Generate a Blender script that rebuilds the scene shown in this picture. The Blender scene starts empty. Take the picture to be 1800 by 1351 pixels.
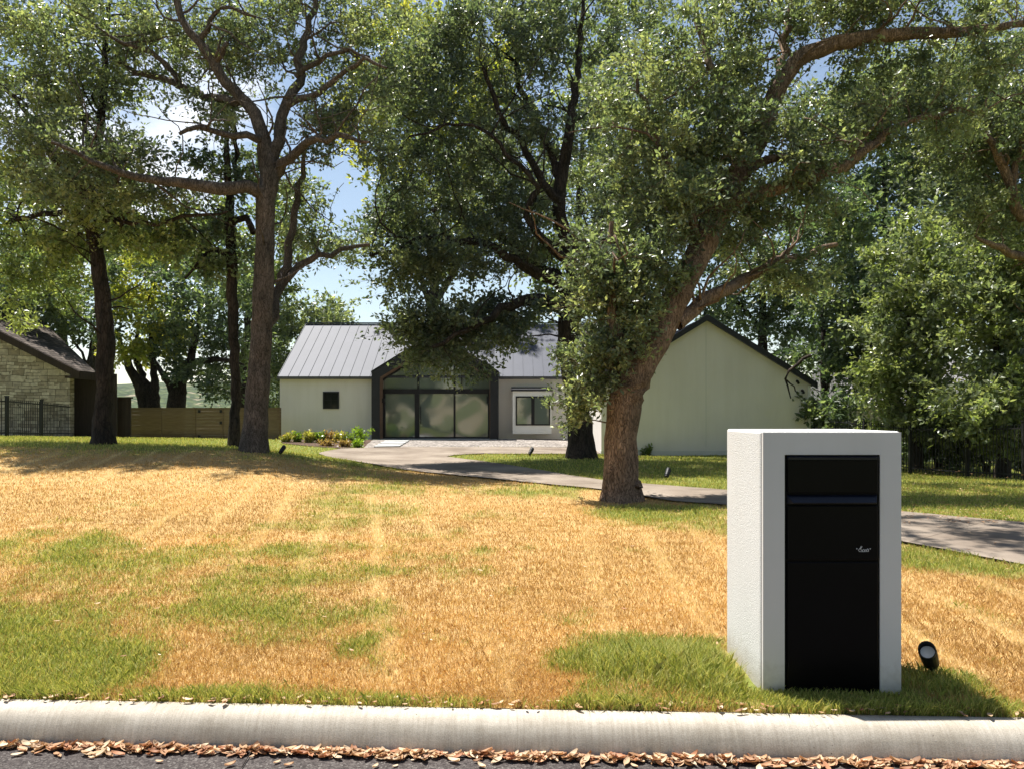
import bpy, bmesh, math, random
import numpy as np
from mathutils import Vector, Matrix

rng = np.random.default_rng(7)
random.seed(7)
sc = bpy.context.scene
C = sc.collection
R = math.radians
F, HZ, EYE = 1300.0, 728.0, 1.53          # focal length and horizon row in photo pixels, eye height

# ---------------------------------------------------------------- camera, sky, sun, exposure
cam = bpy.data.objects.new('camera', bpy.data.cameras.new('camera'))
C.objects.link(cam)
cam.location = (0, 0, EYE)
cam.rotation_euler = (R(90), 0, 0)
cam.data.sensor_width = 36
cam.data.lens = F / 1800 * 36
cam.data.shift_y = (HZ - 675.5) / 1800
cam.data.clip_start = 0.05
cam.data.clip_end = 6000
sc.camera = cam

SUN_EL, SUN_AZ = 69.5, -45.0               # azimuth measured from +Y, clockwise positive
sv = Vector((math.cos(R(SUN_EL)) * math.sin(R(SUN_AZ)), math.cos(R(SUN_EL)) * math.cos(R(SUN_AZ)), math.sin(R(SUN_EL))))
sun = bpy.data.objects.new('sun', bpy.data.lights.new('sun', 'SUN'))
C.objects.link(sun)
sun.data.energy = 5.0
sun.data.angle = R(0.53)
sun.data.color = (1.0, 0.965, 0.90)
sun.rotation_euler = sv.to_track_quat('Z', 'Y').to_euler()

world = bpy.data.worlds.new('World')
sc.world = world
world.use_nodes = True
wn, wl = world.node_tree.nodes, world.node_tree.links
wn.clear()
wo = wn.new('ShaderNodeOutputWorld')
bg = wn.new('ShaderNodeBackground')
bg.inputs['Strength'].default_value = 0.08
sky = wn.new('ShaderNodeTexSky')
sky.sky_type = 'NISHITA'
sky.sun_disc = False
sky.sun_elevation = R(SUN_EL)
sky.sun_rotation = R(SUN_AZ % 360)
sky.air_density = 1.0
sky.dust_density = 0.25
sky.ozone_density = 1.6
tc = wn.new('ShaderNodeTexCoord')
mp = wn.new('ShaderNodeMapping')
mp.inputs['Scale'].default_value = (1, 1, 2.4)
mp.inputs['Location'].default_value = (0.35, 0.1, 0.22)
nz = wn.new('ShaderNodeTexNoise')
nz.inputs['Scale'].default_value = 3.4
nz.inputs['Detail'].default_value = 9
nz.inputs['Roughness'].default_value = 0.58
rmp = wn.new('ShaderNodeValToRGB')
rmp.color_ramp.elements[0].position = 0.62
rmp.color_ramp.elements[0].color = (0, 0, 0, 1)
rmp.color_ramp.elements[1].position = 0.80
rmp.color_ramp.elements[1].color = (1, 1, 1, 1)
mxs = wn.new('ShaderNodeMix')
mxs.data_type = 'RGBA'
mxs.inputs['B'].default_value = (7.2, 7.4, 7.8, 1)
wl.new(tc.outputs['Generated'], mp.inputs['Vector'])
wl.new(mp.outputs[0], nz.inputs['Vector'])
# one bank of cloud towards the upper left, thin wisps elsewhere
dotn = wn.new('ShaderNodeVectorMath')
dotn.operation = 'DOT_PRODUCT'
cd = Vector((-690, 1300, 540)).normalized()
dotn.inputs[1].default_value = cd
mr = wn.new('ShaderNodeMapRange')
mr.inputs['From Min'].default_value = 0.982
mr.inputs['From Max'].default_value = 0.998
mr.inputs['To Min'].default_value = 0
mr.inputs['To Max'].default_value = 0.22
addn = wn.new('ShaderNodeMath')
wl.new(tc.outputs['Generated'], dotn.inputs[0])
wl.new(dotn.outputs['Value'], mr.inputs['Value'])
wl.new(nz.outputs['Fac'], addn.inputs[0])
wl.new(mr.outputs[0], addn.inputs[1])
wl.new(addn.outputs[0], rmp.inputs['Fac'])
wl.new(rmp.outputs['Color'], mxs.inputs['Factor'])
wb = wn.new('ShaderNodeMix')               # the phone's white balance keeps open shade neutral
wb.data_type = 'RGBA'
wb.blend_type = 'MULTIPLY'
wb.inputs['Factor'].default_value = 1
wb.inputs['B'].default_value = (1.14, 1.0, 0.86, 1)
wl.new(sky.outputs[0], wb.inputs['A'])
wl.new(wb.outputs['Result'], mxs.inputs['A'])
wl.new(mxs.outputs['Result'], bg.inputs['Color'])
wl.new(bg.outputs[0], wo.inputs['Surface'])

sc.view_settings.view_transform = 'Standard'
sc.view_settings.look = 'None'
sc.view_settings.exposure = 1.16
sc.view_settings.gamma = 1
sc.render.engine = 'CYCLES'
cy = sc.cycles
cy.max_bounces = 7
cy.diffuse_bounces = 4
cy.glossy_bounces = 3
cy.transmission_bounces = 5
cy.transparent_max_bounces = 8
cy.use_denoising = True
cy.sample_clamp_indirect = 6
cy.caustics_reflective = False
cy.caustics_refractive = False

# ---------------------------------------------------------------- helpers
def at(px, py, Y):
    return np.array(((px - 900) / F * Y, Y, EYE + (HZ - py) / F * Y))

def tag(o, label=None, cat=None, group=None, kind=None):
    if label: o['label'] = label
    if cat: o['category'] = cat
    if group: o['group'] = group
    if kind: o['kind'] = kind
    return o

def empty(name, loc, label, cat, group=None):
    o = bpy.data.objects.new(name, None)
    o.empty_display_size = 0.2
    C.objects.link(o)
    o.location = loc
    return tag(o, label, cat, group)

def wloc(o):
    v = Vector(o.location)
    while o.parent:
        o = o.parent
        v += Vector(o.location)
    return v

def link_mesh(name, me, mat=None, parent=None, bevel=0):
    o = bpy.data.objects.new(name, me)
    C.objects.link(o)
    if mat: me.materials.append(mat)
    if parent:
        o.parent = parent
        o.location = -wloc(parent)          # meshes are written in world coordinates
    if bevel:
        b = o.modifiers.new('bevel', 'BEVEL')
        b.width = bevel
        b.segments = 2
        b.limit_method = 'ANGLE'
    return o

class MB:
    """collects boxes, prisms and tubes into ONE mesh, in world coordinates"""
    def __init__(s): s.v, s.f = [], []
    def poly(s, pts, faces):
        n = len(s.v)
        s.v += [tuple(float(c) for c in p) for p in pts]
        s.f += [tuple(i + n for i in f) for f in faces]
        return s
    def box(s, x0, x1, y0, y1, z0, z1):
        return s.poly([(x0,y0,z0),(x1,y0,z0),(x1,y1,z0),(x0,y1,z0),(x0,y0,z1),(x1,y0,z1),(x1,y1,z1),(x0,y1,z1)],
                      [(0,3,2,1),(4,5,6,7),(0,1,5,4),(1,2,6,5),(2,3,7,6),(3,0,4,7)])
    def prism(s, pts, d):
        """closed polygon pts swept by vector d"""
        n = len(pts)
        d = np.array(d, float)
        P = [np.array(p, float) for p in pts]
        return s.poly(P + [p + d for p in P], [tuple(range(n))[::-1], tuple(range(n, 2*n))] +
                      [(i, (i+1) % n, (i+1) % n + n, i + n) for i in range(n)])
    def beam(s, a, b, w, h, up=(0,0,1)):
        a, b = Vector(a), Vector(b)
        d = (b - a).normalized()
        sd = d.cross(Vector(up)).normalized() * w / 2
        u = sd.cross(d).normalized() * h / 2
        c = [a - sd - u, a + sd - u, a + sd + u, a - sd + u]
        return s.prism(c, b - a)
    def tube(s, pts, rad, n=8, cap=True):
        pts = [Vector(p) for p in pts]
        m = len(pts)
        if not hasattr(rad, '__len__'): rad = [rad] * m
        base = len(s.v)
        pu = None
        for i, p in enumerate(pts):
            d = (pts[min(i+1, m-1)] - pts[max(i-1, 0)]).normalized()
            if pu is None:
                pu = d.orthogonal().normalized()
            pu = (pu - d * pu.dot(d)).normalized()
            w = d.cross(pu)
            for k in range(n):
                a = 2*math.pi*k/n
                q = p + (pu*math.cos(a) + w*math.sin(a)) * rad[i]
                s.v.append((q.x, q.y, q.z))
        for i in range(m-1):
            for k in range(n):
                a, b = base + i*n + k, base + i*n + (k+1) % n
                s.f.append((a, b, b+n, a+n))
        if cap:
            s.f.append(tuple(base + k for k in range(n))[::-1])
            s.f.append(tuple(base + (m-1)*n + k for k in range(n)))
        return s
    def build(s, name, mat=None, parent=None, bevel=0, smooth=False):
        me = bpy.data.meshes.new(name)
        me.from_pydata(s.v, [], s.f)
        bm = bmesh.new()
        bm.from_mesh(me)
        bmesh.ops.recalc_face_normals(bm, faces=bm.faces)
        bm.to_mesh(me)
        bm.free()
        if smooth:
            me.polygons.foreach_set('use_smooth', [True]*len(me.polygons))
        return link_mesh(name, me, mat, parent, bevel)

def np_mesh(name, verts, faces, cols=None, smooth=False, dom='FACE'):
    """verts (n,3), faces (m,k) all the same size, optional colours"""
    me = bpy.data.meshes.new(name)
    verts = np.ascontiguousarray(verts, np.float32)
    faces = np.ascontiguousarray(faces, np.int32)
    m, k = faces.shape
    me.vertices.add(len(verts))
    me.vertices.foreach_set('co', verts.ravel())
    me.loops.add(m*k)
    me.loops.foreach_set('vertex_index', faces.ravel())
    me.polygons.add(m)
    me.polygons.foreach_set('loop_start', np.arange(0, m*k, k, dtype=np.int32))
    me.polygons.foreach_set('loop_total', np.full(m, k, np.int32))
    me.polygons.foreach_set('use_smooth', np.full(m, smooth, bool))
    if cols is not None:
        ca = me.attributes.new('tint', 'FLOAT_COLOR', dom)
        c4 = np.ones((len(cols), 4), np.float32)
        c4[:, :3] = cols
        ca.data.foreach_set('color', c4.ravel())
    me.update()
    me.validate()
    return me

# ---------------------------------------------------------------- materials
def new_mat(name, col=(0.5,0.5,0.5), rough=0.6, spec=0.4, metal=0.0):
    m = bpy.data.materials.new(name)
    m.use_nodes = True
    b = m.node_tree.nodes['Principled BSDF']
    b.inputs['Base Color'].default_value = (*col, 1)
    b.inputs['Roughness'].default_value = rough
    b.inputs['Specular IOR Level'].default_value = spec
    b.inputs['Metallic'].default_value = metal
    return m, m.node_tree.nodes, m.node_tree.links, b

def coords(n, l, scale=(1,1,1), rot=(0,0,0)):
    t = n.new('ShaderNodeTexCoord')
    p = n.new('ShaderNodeMapping')
    p.inputs['Scale'].default_value = scale
    p.inputs['Rotation'].default_value = rot
    l.new(t.outputs['Object'], p.inputs['Vector'])
    return p.outputs[0]

def noise(n, l, vec, scale, detail=6, rough=0.55):
    t = n.new('ShaderNodeTexNoise')
    t.inputs['Scale'].default_value = scale
    t.inputs['Detail'].default_value = detail
    t.inputs['Roughness'].default_value = rough
    if vec is not None: l.new(vec, t.inputs['Vector'])
    return t.outputs['Fac']

def ramp(n, l, fac, stops):
    r = n.new('ShaderNodeValToRGB')
    e = r.color_ramp.elements
    while len(e) < len(stops): e.new(0.5)
    for q, (p, c) in zip(e, stops):
        q.position = p
        q.color = (*c, 1)
    l.new(fac, r.inputs['Fac'])
    return r.outputs['Color']

def mixc(n, l, a, b, fac, mode='MIX'):
    x = n.new('ShaderNodeMix')
    x.data_type = 'RGBA'
    x.blend_type = mode
    for s, v in (('A', a), ('B', b)):
        if hasattr(v, 'is_linked') or hasattr(v, 'links'): l.new(v, x.inputs[s])
        else: x.inputs[s].default_value = (*v, 1)
    if hasattr(fac, 'links'): l.new(fac, x.inputs['Factor'])
    else: x.inputs['Factor'].default_value = fac
    return x.outputs['Result']

def bump(n, l, b, h, strength=0.3, dist=0.02):
    t = n.new('ShaderNodeBump')
    t.inputs['Strength'].default_value = strength
    t.inputs['Distance'].default_value = dist
    l.new(h, t.inputs['Height'])
    l.new(t.outputs[0], b.inputs['Normal'])
    return t

def noisy(name, c0, c1, scale, rough=0.7, bs=0.3, bd=0.01, bscale=None, spec=0.3, stretch=(1,1,1), metal=0.0):
    m, n, l, b = new_mat(name, c0, rough, spec, metal)
    v = coords(n, l, stretch)
    f = noise(n, l, v, scale)
    l.new(ramp(n, l, f, [(0.3, c0), (0.7, c1)]), b.inputs['Base Color'])
    if bs: bump(n, l, b, noise(n, l, v, bscale or scale*4), bs, bd)
    return m

def tint_mat(name, rough=0.6, spec=0.3, trans=0.0, tcol=(1,1,1), mottle=None, bs=0):
    """base colour from the mesh's own colour attribute"""
    m, n, l, b = new_mat(name, (0.1,0.1,0.1), rough, spec)
    a = n.new('ShaderNodeAttribute')
    a.attribute_name = 'tint'
    col = a.outputs['Color']
    if mottle:
        f = noise(n, l, coords(n, l), mottle, 8, 0.7)
        col = mixc(n, l, col, ramp(n, l, f, [(0.3, (0.55,0.55,0.55)), (0.7, (1.45,1.4,1.35))]), 1.0, 'MULTIPLY')
        if bs: bump(n, l, b, f, bs, 0.03)
    l.new(col, b.inputs['Base Color'])
    if trans:
        t = n.new('ShaderNodeBsdfTranslucent')
        l.new(mixc(n, l, col, tcol, 1.0, 'MULTIPLY'), t.inputs['Color'])
        x = n.new('ShaderNodeMixShader')
        x.inputs[0].default_value = trans
        l.new(b.outputs[0], x.inputs[1])
        l.new(t.outputs[0], x.inputs[2])
        l.new(x.outputs[0], n['Material Output'].inputs['Surface'])
    return m

M = {}
M['leaf'] = tint_mat('leaf', 0.34, 0.65, 0.46, (1.65, 1.7, 0.85))
M['blade'] = tint_mat('grass_blade', 0.6, 0.25, 0.4, (1.4, 1.3, 0.8))
M['lawn'] = tint_mat('lawn', 0.9, 0.1, mottle=22, bs=0.5)
M['litter'] = tint_mat('dry_leaf', 0.6, 0.25, 0.15, (1.3, 1.0, 0.7))

def bark(name, c0, c1, sc_=9):
    m, n, l, b = new_mat(name, c0, 0.9, 0.15)
    v = coords(n, l, (1, 1, 0.22))
    f = noise(n, l, v, sc_, 8, 0.65)
    w = n.new('ShaderNodeTexVoronoi')
    w.feature = 'DISTANCE_TO_EDGE'
    w.inputs['Scale'].default_value = sc_ * 2.6
    dv = n.new('ShaderNodeVectorMath')
    dv.operation = 'MULTIPLY_ADD'
    l.new(v, dv.inputs[0])
    dv.inputs[1].default_value = (1, 1, 1)
    sv_ = n.new('ShaderNodeVectorMath')
    sv_.operation = 'SCALE'
    nn = n.new('ShaderNodeTexNoise')
    nn.inputs['Scale'].default_value = 14
    l.new(v, nn.inputs['Vector'])
    l.new(nn.outputs['Color'], sv_.inputs[0])
    sv_.inputs['Scale'].default_value = 0.09
    l.new(sv_.outputs[0], dv.inputs[2])
    l.new(dv.outputs[0], w.inputs['Vector'])
    crack = ramp(n, l, w.outputs['Distance'], [(0.0, (0.25,0.25,0.25)), (0.16, (1,1,1))])
    col = mixc(n, l, ramp(n, l, f, [(0.3, c0), (0.72, c1)]), crack, 0.85, 'MULTIPLY')
    big = noise(n, l, coords(n, l), 1.6, 4)
    col = mixc(n, l, col, ramp(n, l, big, [(0.35, (0.7,0.72,0.7)), (0.65, (1.2,1.15,1.1))]), 1.0, 'MULTIPLY')
    l.new(col, b.inputs['Base Color'])
    h = mixc(n, l, f, crack, 0.6)
    bump(n, l, b, h, 0.9, 0.03)
    return m
M['bark_oak'] = bark('bark_brown', (0.14,0.095,0.067), (0.37,0.26,0.19), 15)
M['bark_dark'] = bark('bark_dark', (0.022,0.018,0.015), (0.075,0.058,0.046), 7)
M['bark_grey'] = bark('bark_grey', (0.082,0.066,0.056), (0.20,0.165,0.142), 13)

# stucco of house and mailbox pillar
def stucco(name, c, fine=160, bs=0.25, bd=0.006):
    m, n, l, b = new_mat(name, c, 0.88, 0.15)
    v = coords(n, l)
    f = noise(n, l, v, 0.8, 5)
    st = noise(n, l, coords(n, l, (2.2, 2.2, 0.25)), 1.6, 6)
    c1 = tuple(k*0.93 for k in c)
    col = mixc(n, l, ramp(n, l, f, [(0.3, c1), (0.7, c)]), ramp(n, l, st, [(0.35, (0.93,0.925,0.905)), (0.6, (1,1,1))]), 0.7, 'MULTIPLY')
    l.new(col, b.inputs['Base Color'])
    bump(n, l, b, noise(n, l, v, fine, 4, 0.6), bs, bd)
    return m
def foot_dirt(m, z0, z1):
    n, l = m.node_tree.nodes, m.node_tree.links
    b = n['Principled BSDF']
    src = b.inputs['Base Color'].links[0].from_socket
    t = n.new('ShaderNodeTexCoord'); sp = n.new('ShaderNodeSeparateXYZ')
    l.new(t.outputs['Object'], sp.inputs[0])
    nf = noise(n, l, coords(n, l), 14, 6, 0.7)
    a = n.new('ShaderNodeMath'); a.operation = 'MULTIPLY_ADD'
    l.new(nf, a.inputs[0]); a.inputs[1].default_value = -(z1-z0)*1.5; l.new(sp.outputs['Z'], a.inputs[2])
    r = n.new('ShaderNodeMapRange')
    r.inputs['From Min'].default_value = z0 - (z1-z0)*.75; r.inputs['From Max'].default_value = z1 - (z1-z0)*.75
    r.inputs['To Min'].default_value = 0.55; r.inputs['To Max'].default_value = 0
    l.new(a.outputs[0], r.inputs['Value'])
    l.new(mixc(n, l, src, (0.30,0.25,0.17), r.outputs[0]), b.inputs['Base Color'])
M['stucco'] = stucco('white_stucco', (0.76,0.72,0.68), 60, 0.15, 0.01)
M['pillar'] = stucco('pillar_stucco', (0.70,0.69,0.665), 165, 0.65, 0.007)
M['pillar_front'] = stucco('pillar_smooth', (0.70,0.67,0.64), 220, 0.12, 0.004)
foot_dirt(M['pillar'], 0.14, 0.34)
foot_dirt(M['pillar_front'], 0.14, 0.30)
M['white_trim'] = noisy('white_trim', (0.76,0.76,0.74), (0.8,0.8,0.78), 3, 0.6, 0)
M['metal_roof'] = noisy('standing_seam_metal', (0.040,0.045,0.066), (0.049,0.054,0.078), 1.3, 0.6, 0.05, 0.01, 3, 0.3)
M['charcoal'] = noisy('charcoal_metal', (0.013,0.014,0.018), (0.02,0.021,0.026), 4, 0.45, 0.04, 0.004)
M['black_metal'] = noisy('black_powder_coat', (0.006,0.006,0.008), (0.010,0.010,0.013), 6, 0.5, 0.05, 0.002, 200)
M['mailbox'] = noisy('mailbox_black', (0.0010,0.0010,0.0016), (0.0018,0.0018,0.0026), 5, 0.33, 0.03, 0.002, 120, 0.12)
M['sheen'] = noisy('mailbox_lip', (0.004,0.005,0.011), (0.006,0.008,0.016), 8, 0.28, 0, spec=0.3)
M['fence_black'] = noisy('fence_black', (0.008,0.008,0.009), (0.014,0.014,0.014), 6, 0.6, 0)
M['wood_soffit'] = noisy('wood_lining', (0.15,0.09,0.055), (0.24,0.15,0.095), 6, 0.5, 0.2, 0.005, stretch=(1,0.15,1))
M['emblem'] = noisy('emblem_silver', (0.5,0.5,0.5), (0.6,0.6,0.6), 30, 0.4, 0)
M['lens'] = noisy('lamp_lens', (0.55,0.56,0.56), (0.7,0.7,0.7), 20, 0.2, 0)
M['interior'] = noisy('room_dark', (0.03,0.03,0.028), (0.05,0.05,0.045), 2, 0.8, 0)

def planks(name, c0, c1, pitch, axis='Z'):
    m, n, l, b = new_mat(name, c0, 0.8, 0.2)
    t = n.new('ShaderNodeTexCoord')
    sp = n.new('ShaderNodeSeparateXYZ')
    l.new(t.outputs['Object'], sp.inputs[0])
    d = n.new('ShaderNodeMath'); d.operation = 'DIVIDE'
    l.new(sp.outputs[axis], d.inputs[0]); d.inputs[1].default_value = pitch
    fl = n.new('ShaderNodeMath'); fl.operation = 'FLOOR'
    l.new(d.outputs[0], fl.inputs[0])
    wnz = n.new('ShaderNodeTexWhiteNoise'); wnz.noise_dimensions = '1D'
    l.new(fl.outputs[0], wnz.inputs['W'])
    fr = n.new('ShaderNodeMath'); fr.operation = 'FRACT'
    l.new(d.outputs[0], fr.inputs[0])
    gap = ramp(n, l, fr.outputs[0], [(0.0, (0.6,0.6,0.6)), (0.06, (1,1,1))])
    st = (0.25, 1, 4) if axis == 'Z' else (4, 1, 0.25)
    gr = noise(n, l, coords(n, l, st), 9, 7, 0.6)
    col = mixc(n, l, ramp(n, l, gr, [(0.3, c0), (0.7, c1)]), ramp(n, l, wnz.outputs['Value'], [(0, (0.86,0.85,0.84)), (1, (1.1,1.08,1.05))]), 1.0, 'MULTIPLY')
    col = mixc(n, l, col, gap, 1.0, 'MULTIPLY')
    l.new(col, b.inputs['Base Color'])
    bump(n, l, b, mixc(n, l, gr, gap, 0.6), 0.5, 0.01)
    return m
M['fence_wood'] = planks('fence_planks', (0.125,0.083,0.048), (0.21,0.15,0.092), 0.145)
M['dark_wood'] = planks('dark_planks', (0.022,0.015,0.011), (0.042,0.029,0.021), 0.14, 'X')

# irregular ashlar stone
def stone():
    m, n, l, b = new_mat('limestone_ashlar', (0.4,0.35,0.27), 0.9, 0.1)
    v = coords(n, l, (1,1,1), (R(90),0,0))
    wv = n.new('ShaderNodeTexNoise'); wv.inputs['Scale'].default_value = 1.1
    l.new(v, wv.inputs['Vector'])
    sc1 = n.new('ShaderNodeVectorMath'); sc1.operation = 'SCALE'; sc1.inputs['Scale'].default_value = 0.19
    l.new(wv.outputs['Color'], sc1.inputs[0])
    ad = n.new('ShaderNodeVectorMath'); ad.operation = 'ADD'
    l.new(v, ad.inputs[0]); l.new(sc1.outputs[0], ad.inputs[1])
    def brick(w, h, ms):
        k = n.new('ShaderNodeTexBrick')
        k.inputs['Scale'].default_value = 1
        k.inputs['Brick Width'].default_value = w
        k.inputs['Row Height'].default_value = h
        k.inputs['Mortar Size'].default_value = ms
        k.inputs['Mortar Smooth'].default_value = 0.3
        k.inputs['Bias'].default_value = 0
        k.offset = 0.37; k.offset_frequency = 2; k.squash = 1.6; k.squash_frequency = 3
        k.inputs['Color1'].default_value = (0.235,0.195,0.15,1)
        k.inputs['Color2'].default_value = (0.49,0.435,0.36,1)
        k.inputs['Mortar'].default_value = (0.10,0.085,0.062,1)
        l.new(ad.outputs[0], k.inputs['Vector'])
        return k
    k1, k2 = brick(0.30, 0.12, 0.010), brick(0.44, 0.24, 0.011)
    sel = noise(n, l, coords(n, l), 1.7, 2)
    fac = ramp(n, l, sel, [(0.52, (0,0,0)), (0.54, (1,1,1))])
    col = mixc(n, l, k1.outputs['Color'], k2.outputs['Color'], fac)
    col = mixc(n, l, col, ramp(n, l, noise(n, l, coords(n, l), 9, 7), [(0.3, (0.7,0.7,0.7)), (0.7, (1.25,1.22,1.15))]), 1.0, 'MULTIPLY')
    l.new(col, b.inputs['Base Color'])
    bump(n, l, b, col, 0.6, 0.03)
    return m
M['stone'] = stone()

def shingles(name, c0, c1):
    m, n, l, b = new_mat(name, c0, 0.9, 0.1)
    k = n.new('ShaderNodeTexBrick')
    k.inputs['Scale'].default_value = 1
    k.inputs['Brick Width'].default_value = 0.35
    k.inputs['Row Height'].default_value = 0.2
    k.inputs['Mortar Size'].default_value = 0.02
    k.inputs['Color1'].default_value = (*c0, 1)
    k.inputs['Color2'].default_value = (*c1, 1)
    k.inputs['Mortar'].default_value = (c0[0]*0.3, c0[1]*0.3, c0[2]*0.3, 1)
    l.new(coords(n, l, (1,1,1), (0,0,R(90))), k.inputs['Vector'])
    l.new(mixc(n, l, k.outputs['Color'], ramp(n, l, noise(n, l, coords(n, l), 6, 6), [(0.3, (0.7,0.7,0.7)), (0.7, (1.2,1.2,1.2))]), 1.0, 'MULTIPLY'), b.inputs['Base Color'])
    bump(n, l, b, k.outputs['Fac'], 0.6, 0.02)
    return m
M['shingle'] = shingles('brown_shingles', (0.048,0.039,0.032), (0.125,0.102,0.086))
M['shingle_grey'] = shingles('grey_shingles', (0.22,0.21,0.21), (0.34,0.32,0.32))

# reflective window glass with a gently wavy face
def glass(name, tint, wav, strength=0.35, spec=1.0):
    m, n, l, b = new_mat(name, tint, 0.03, spec)
    b.inputs['IOR'].default_value = 1.9 if spec > 0.5 else 1.45
    w = noise(n, l, coords(n, l, (1.0, 1, 1.5)), wav, 2, 0.4)
    bump(n, l, b, w, strength, 0.05)
    return m
M['glass'] = glass('entry_glass', (0.115,0.145,0.122), 0.6, 0.02)
M['glass'].node_tree.nodes['Principled BSDF'].inputs['Roughness'].default_value = 0.045
M['glass'].node_tree.nodes['Principled BSDF'].inputs['IOR'].default_value = 1.66
M['glass_dark'] = glass('window_glass', (0.012,0.014,0.012), 0.8, 0.1, 0.35)

def concrete(name, c0, c1, streak=True, sc_=3.0):
    m, n, l, b = new_mat(name, c0, 0.88, 0.15)
    v = coords(n, l)
    col = ramp(n, l, noise(n, l, v, sc_, 8, 0.62), [(0.28, c0), (0.72, c1)])
    fine = noise(n, l, v, 190, 3, 0.7)
    col = mixc(n, l, col, ramp(n, l, fine, [(0.3, (0.8,0.8,0.8)), (0.7, (1.14,1.14,1.14))]), 1.0, 'MULTIPLY')
    h = fine
    if streak:
        s_ = noise(n, l, coords(n, l, (1, 0.07, 0.07)), 70, 5, 0.7)
        col = mixc(n, l, col, ramp(n, l, s_, [(0.34, (0.74,0.72,0.69)), (0.6, (1.06,1.06,1.06))]), 0.6, 'MULTIPLY')
        pit = n.new('ShaderNodeTexVoronoi'); pit.inputs['Scale'].default_value = 26
        l.new(v, pit.inputs['Vector'])
        pm = ramp(n, l, pit.outputs['Distance'], [(0.05, (0.3,0.28,0.26)), (0.11, (1,1,1))])
        big = ramp(n, l, noise(n, l, v, 5, 3), [(0.5, (0,0,0)), (0.62, (1,1,1))])
        col = mixc(n, l, col, mixc(n, l, (1,1,1), pm, big), 1.0, 'MULTIPLY')
        gr = ramp(n, l, noise(n, l, coords(n, l, (1, 2.5, 2.5)), 2.2, 8, 0.7), [(0.36, (0.72,0.70,0.66)), (0.56, (1.04,1.04,1.04))])
        col = mixc(n, l, col, gr, 0.65, 'MULTIPLY')
        h = mixc(n, l, fine, s_, 0.6)
    l.new(col, b.inputs['Base Color'])
    bump(n, l, b, h, 0.35, 0.008)
    return m
M['kerb'] = concrete('kerb_concrete', (0.375,0.328,0.268), (0.51,0.46,0.39))
M['drive'] = concrete('driveway_concrete', (0.19,0.15,0.117), (0.275,0.23,0.185), False, 0.9)
def joints(m):
    n, l = m.node_tree.nodes, m.node_tree.links
    b = n['Principled BSDF']
    src = b.inputs['Base Color'].links[0].from_socket
    t = n.new('ShaderNodeTexCoord')
    d = n.new('ShaderNodeVectorMath'); d.operation = 'DOT_PRODUCT'; d.inputs[1].default_value = (0.20, -0.24, 0)
    l.new(t.outputs['Object'], d.inputs[0])
    fr = n.new('ShaderNodeMath'); fr.operation = 'FRACT'
    l.new(d.outputs['Value'], fr.inputs[0])
    k = ramp(n, l, fr.outputs[0], [(0.0, (0.35,0.33,0.3)), (0.007, (1,1,1))])
    st = ramp(n, l, noise(n, l, coords(n, l), 0.45, 7, 0.65), [(0.35, (0.72,0.70,0.68)), (0.6, (1.05,1.05,1.05))])
    l.new(mixc(n, l, mixc(n, l, src, k, 1.0, 'MULTIPLY'), st, 1.0, 'MULTIPLY'), b.inputs['Base Color'])
joints(M['drive'])
M['paver'] = concrete('pale_pavers', (0.42,0.42,0.41), (0.5,0.5,0.49), False)

def speckle(name, base, spots, scale, bs, bd):
    m, n, l, b = new_mat(name, base, 0.9, 0.2)
    v = coords(n, l)
    vo = n.new('ShaderNodeTexVoronoi'); vo.inputs['Scale'].default_value = scale
    l.new(v, vo.inputs['Vector'])
    sepc = n.new('ShaderNodeSeparateColor')
    l.new(vo.outputs['Color'], sepc.inputs[0])
    col = ramp(n, l, sepc.outputs[0], spots)
    col = mixc(n, l, col, ramp(n, l, noise(n, l, v, 1.2, 6), [(0.3, (0.8,0.8,0.8)), (0.7, (1.2,1.18,1.15))]), 1.0, 'MULTIPLY')
    l.new(col, b.inputs['Base Color'])
    bump(n, l, b, vo.outputs['Distance'], bs, bd)
    return m
M['asphalt'] = speckle('asphalt', (0.03,0.03,0.03), [(0.0, (0.028,0.0235,0.0225)), (0.6, (0.059,0.050,0.0475)), (0.93, (0.092,0.082,0.076)), (1.0, (0.14,0.13,0.12))], 120, 0.5, 0.006)
M['gravel'] = speckle('gravel', (0.25,0.22,0.2), [(0.0, (0.10,0.088,0.08)), (0.5, (0.22,0.195,0.175)), (1.0, (0.40,0.36,0.33))], 16, 0.9, 0.03)
M['mulch'] = speckle('mulch', (0.06,0.04,0.03), [(0.0, (0.03,0.02,0.014)), (0.6, (0.08,0.05,0.034)), (1.0, (0.16,0.10,0.07))], 22, 0.9, 0.03)

# ---------------------------------------------------------------- terrain height
def KERB(x): return 3.49 - 0.0445 * x        # back edge of the kerb
CP = []                                      # (x, y, z)
for x in (-30, -20, -12, -7, -3, 0, 3, 7, 12, 20, 30):
    CP.append((x, KERB(x), 0.15)); CP.append((x, KERB(x) + 0.8, 0.165 - 0.004*x if abs(x) < 8 else 0.16))
for px, py, Y in [(1090,882,12.0), (445,792,16), (182,781,17), (413,786,17.3), (700,826,16.3), (900,846,14.2), (1060,862,12.6), (1130,851,14.6),
                  (900,819,18.3), (1060,845,14.9), (565,800,21.5), (620,810,19.6), (300,822,13.0), (100,830,12.5), (500,835,13.0),
                  (492,772,33), (655,772,33), (985,772,33), (800,787,27), (1022,803,20.5), (1115,800,26), (1425,800,26),
                  (60,768,25), (0,768,22.5), (120,768,27.5), (225,770,30), (430,771,31), (1500,812,23.5), (1600,832,21), (1800,846,17.2),
                  (1280,890,10.6), (1280,863,12.8), (1585,955,7.6), (1585,901,10), (1800,997,6.4), (1800,920,8.9), (1700,880,11.5), (1300,825,18)]:
    CP.append(tuple(at(px, py, Y)))
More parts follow.
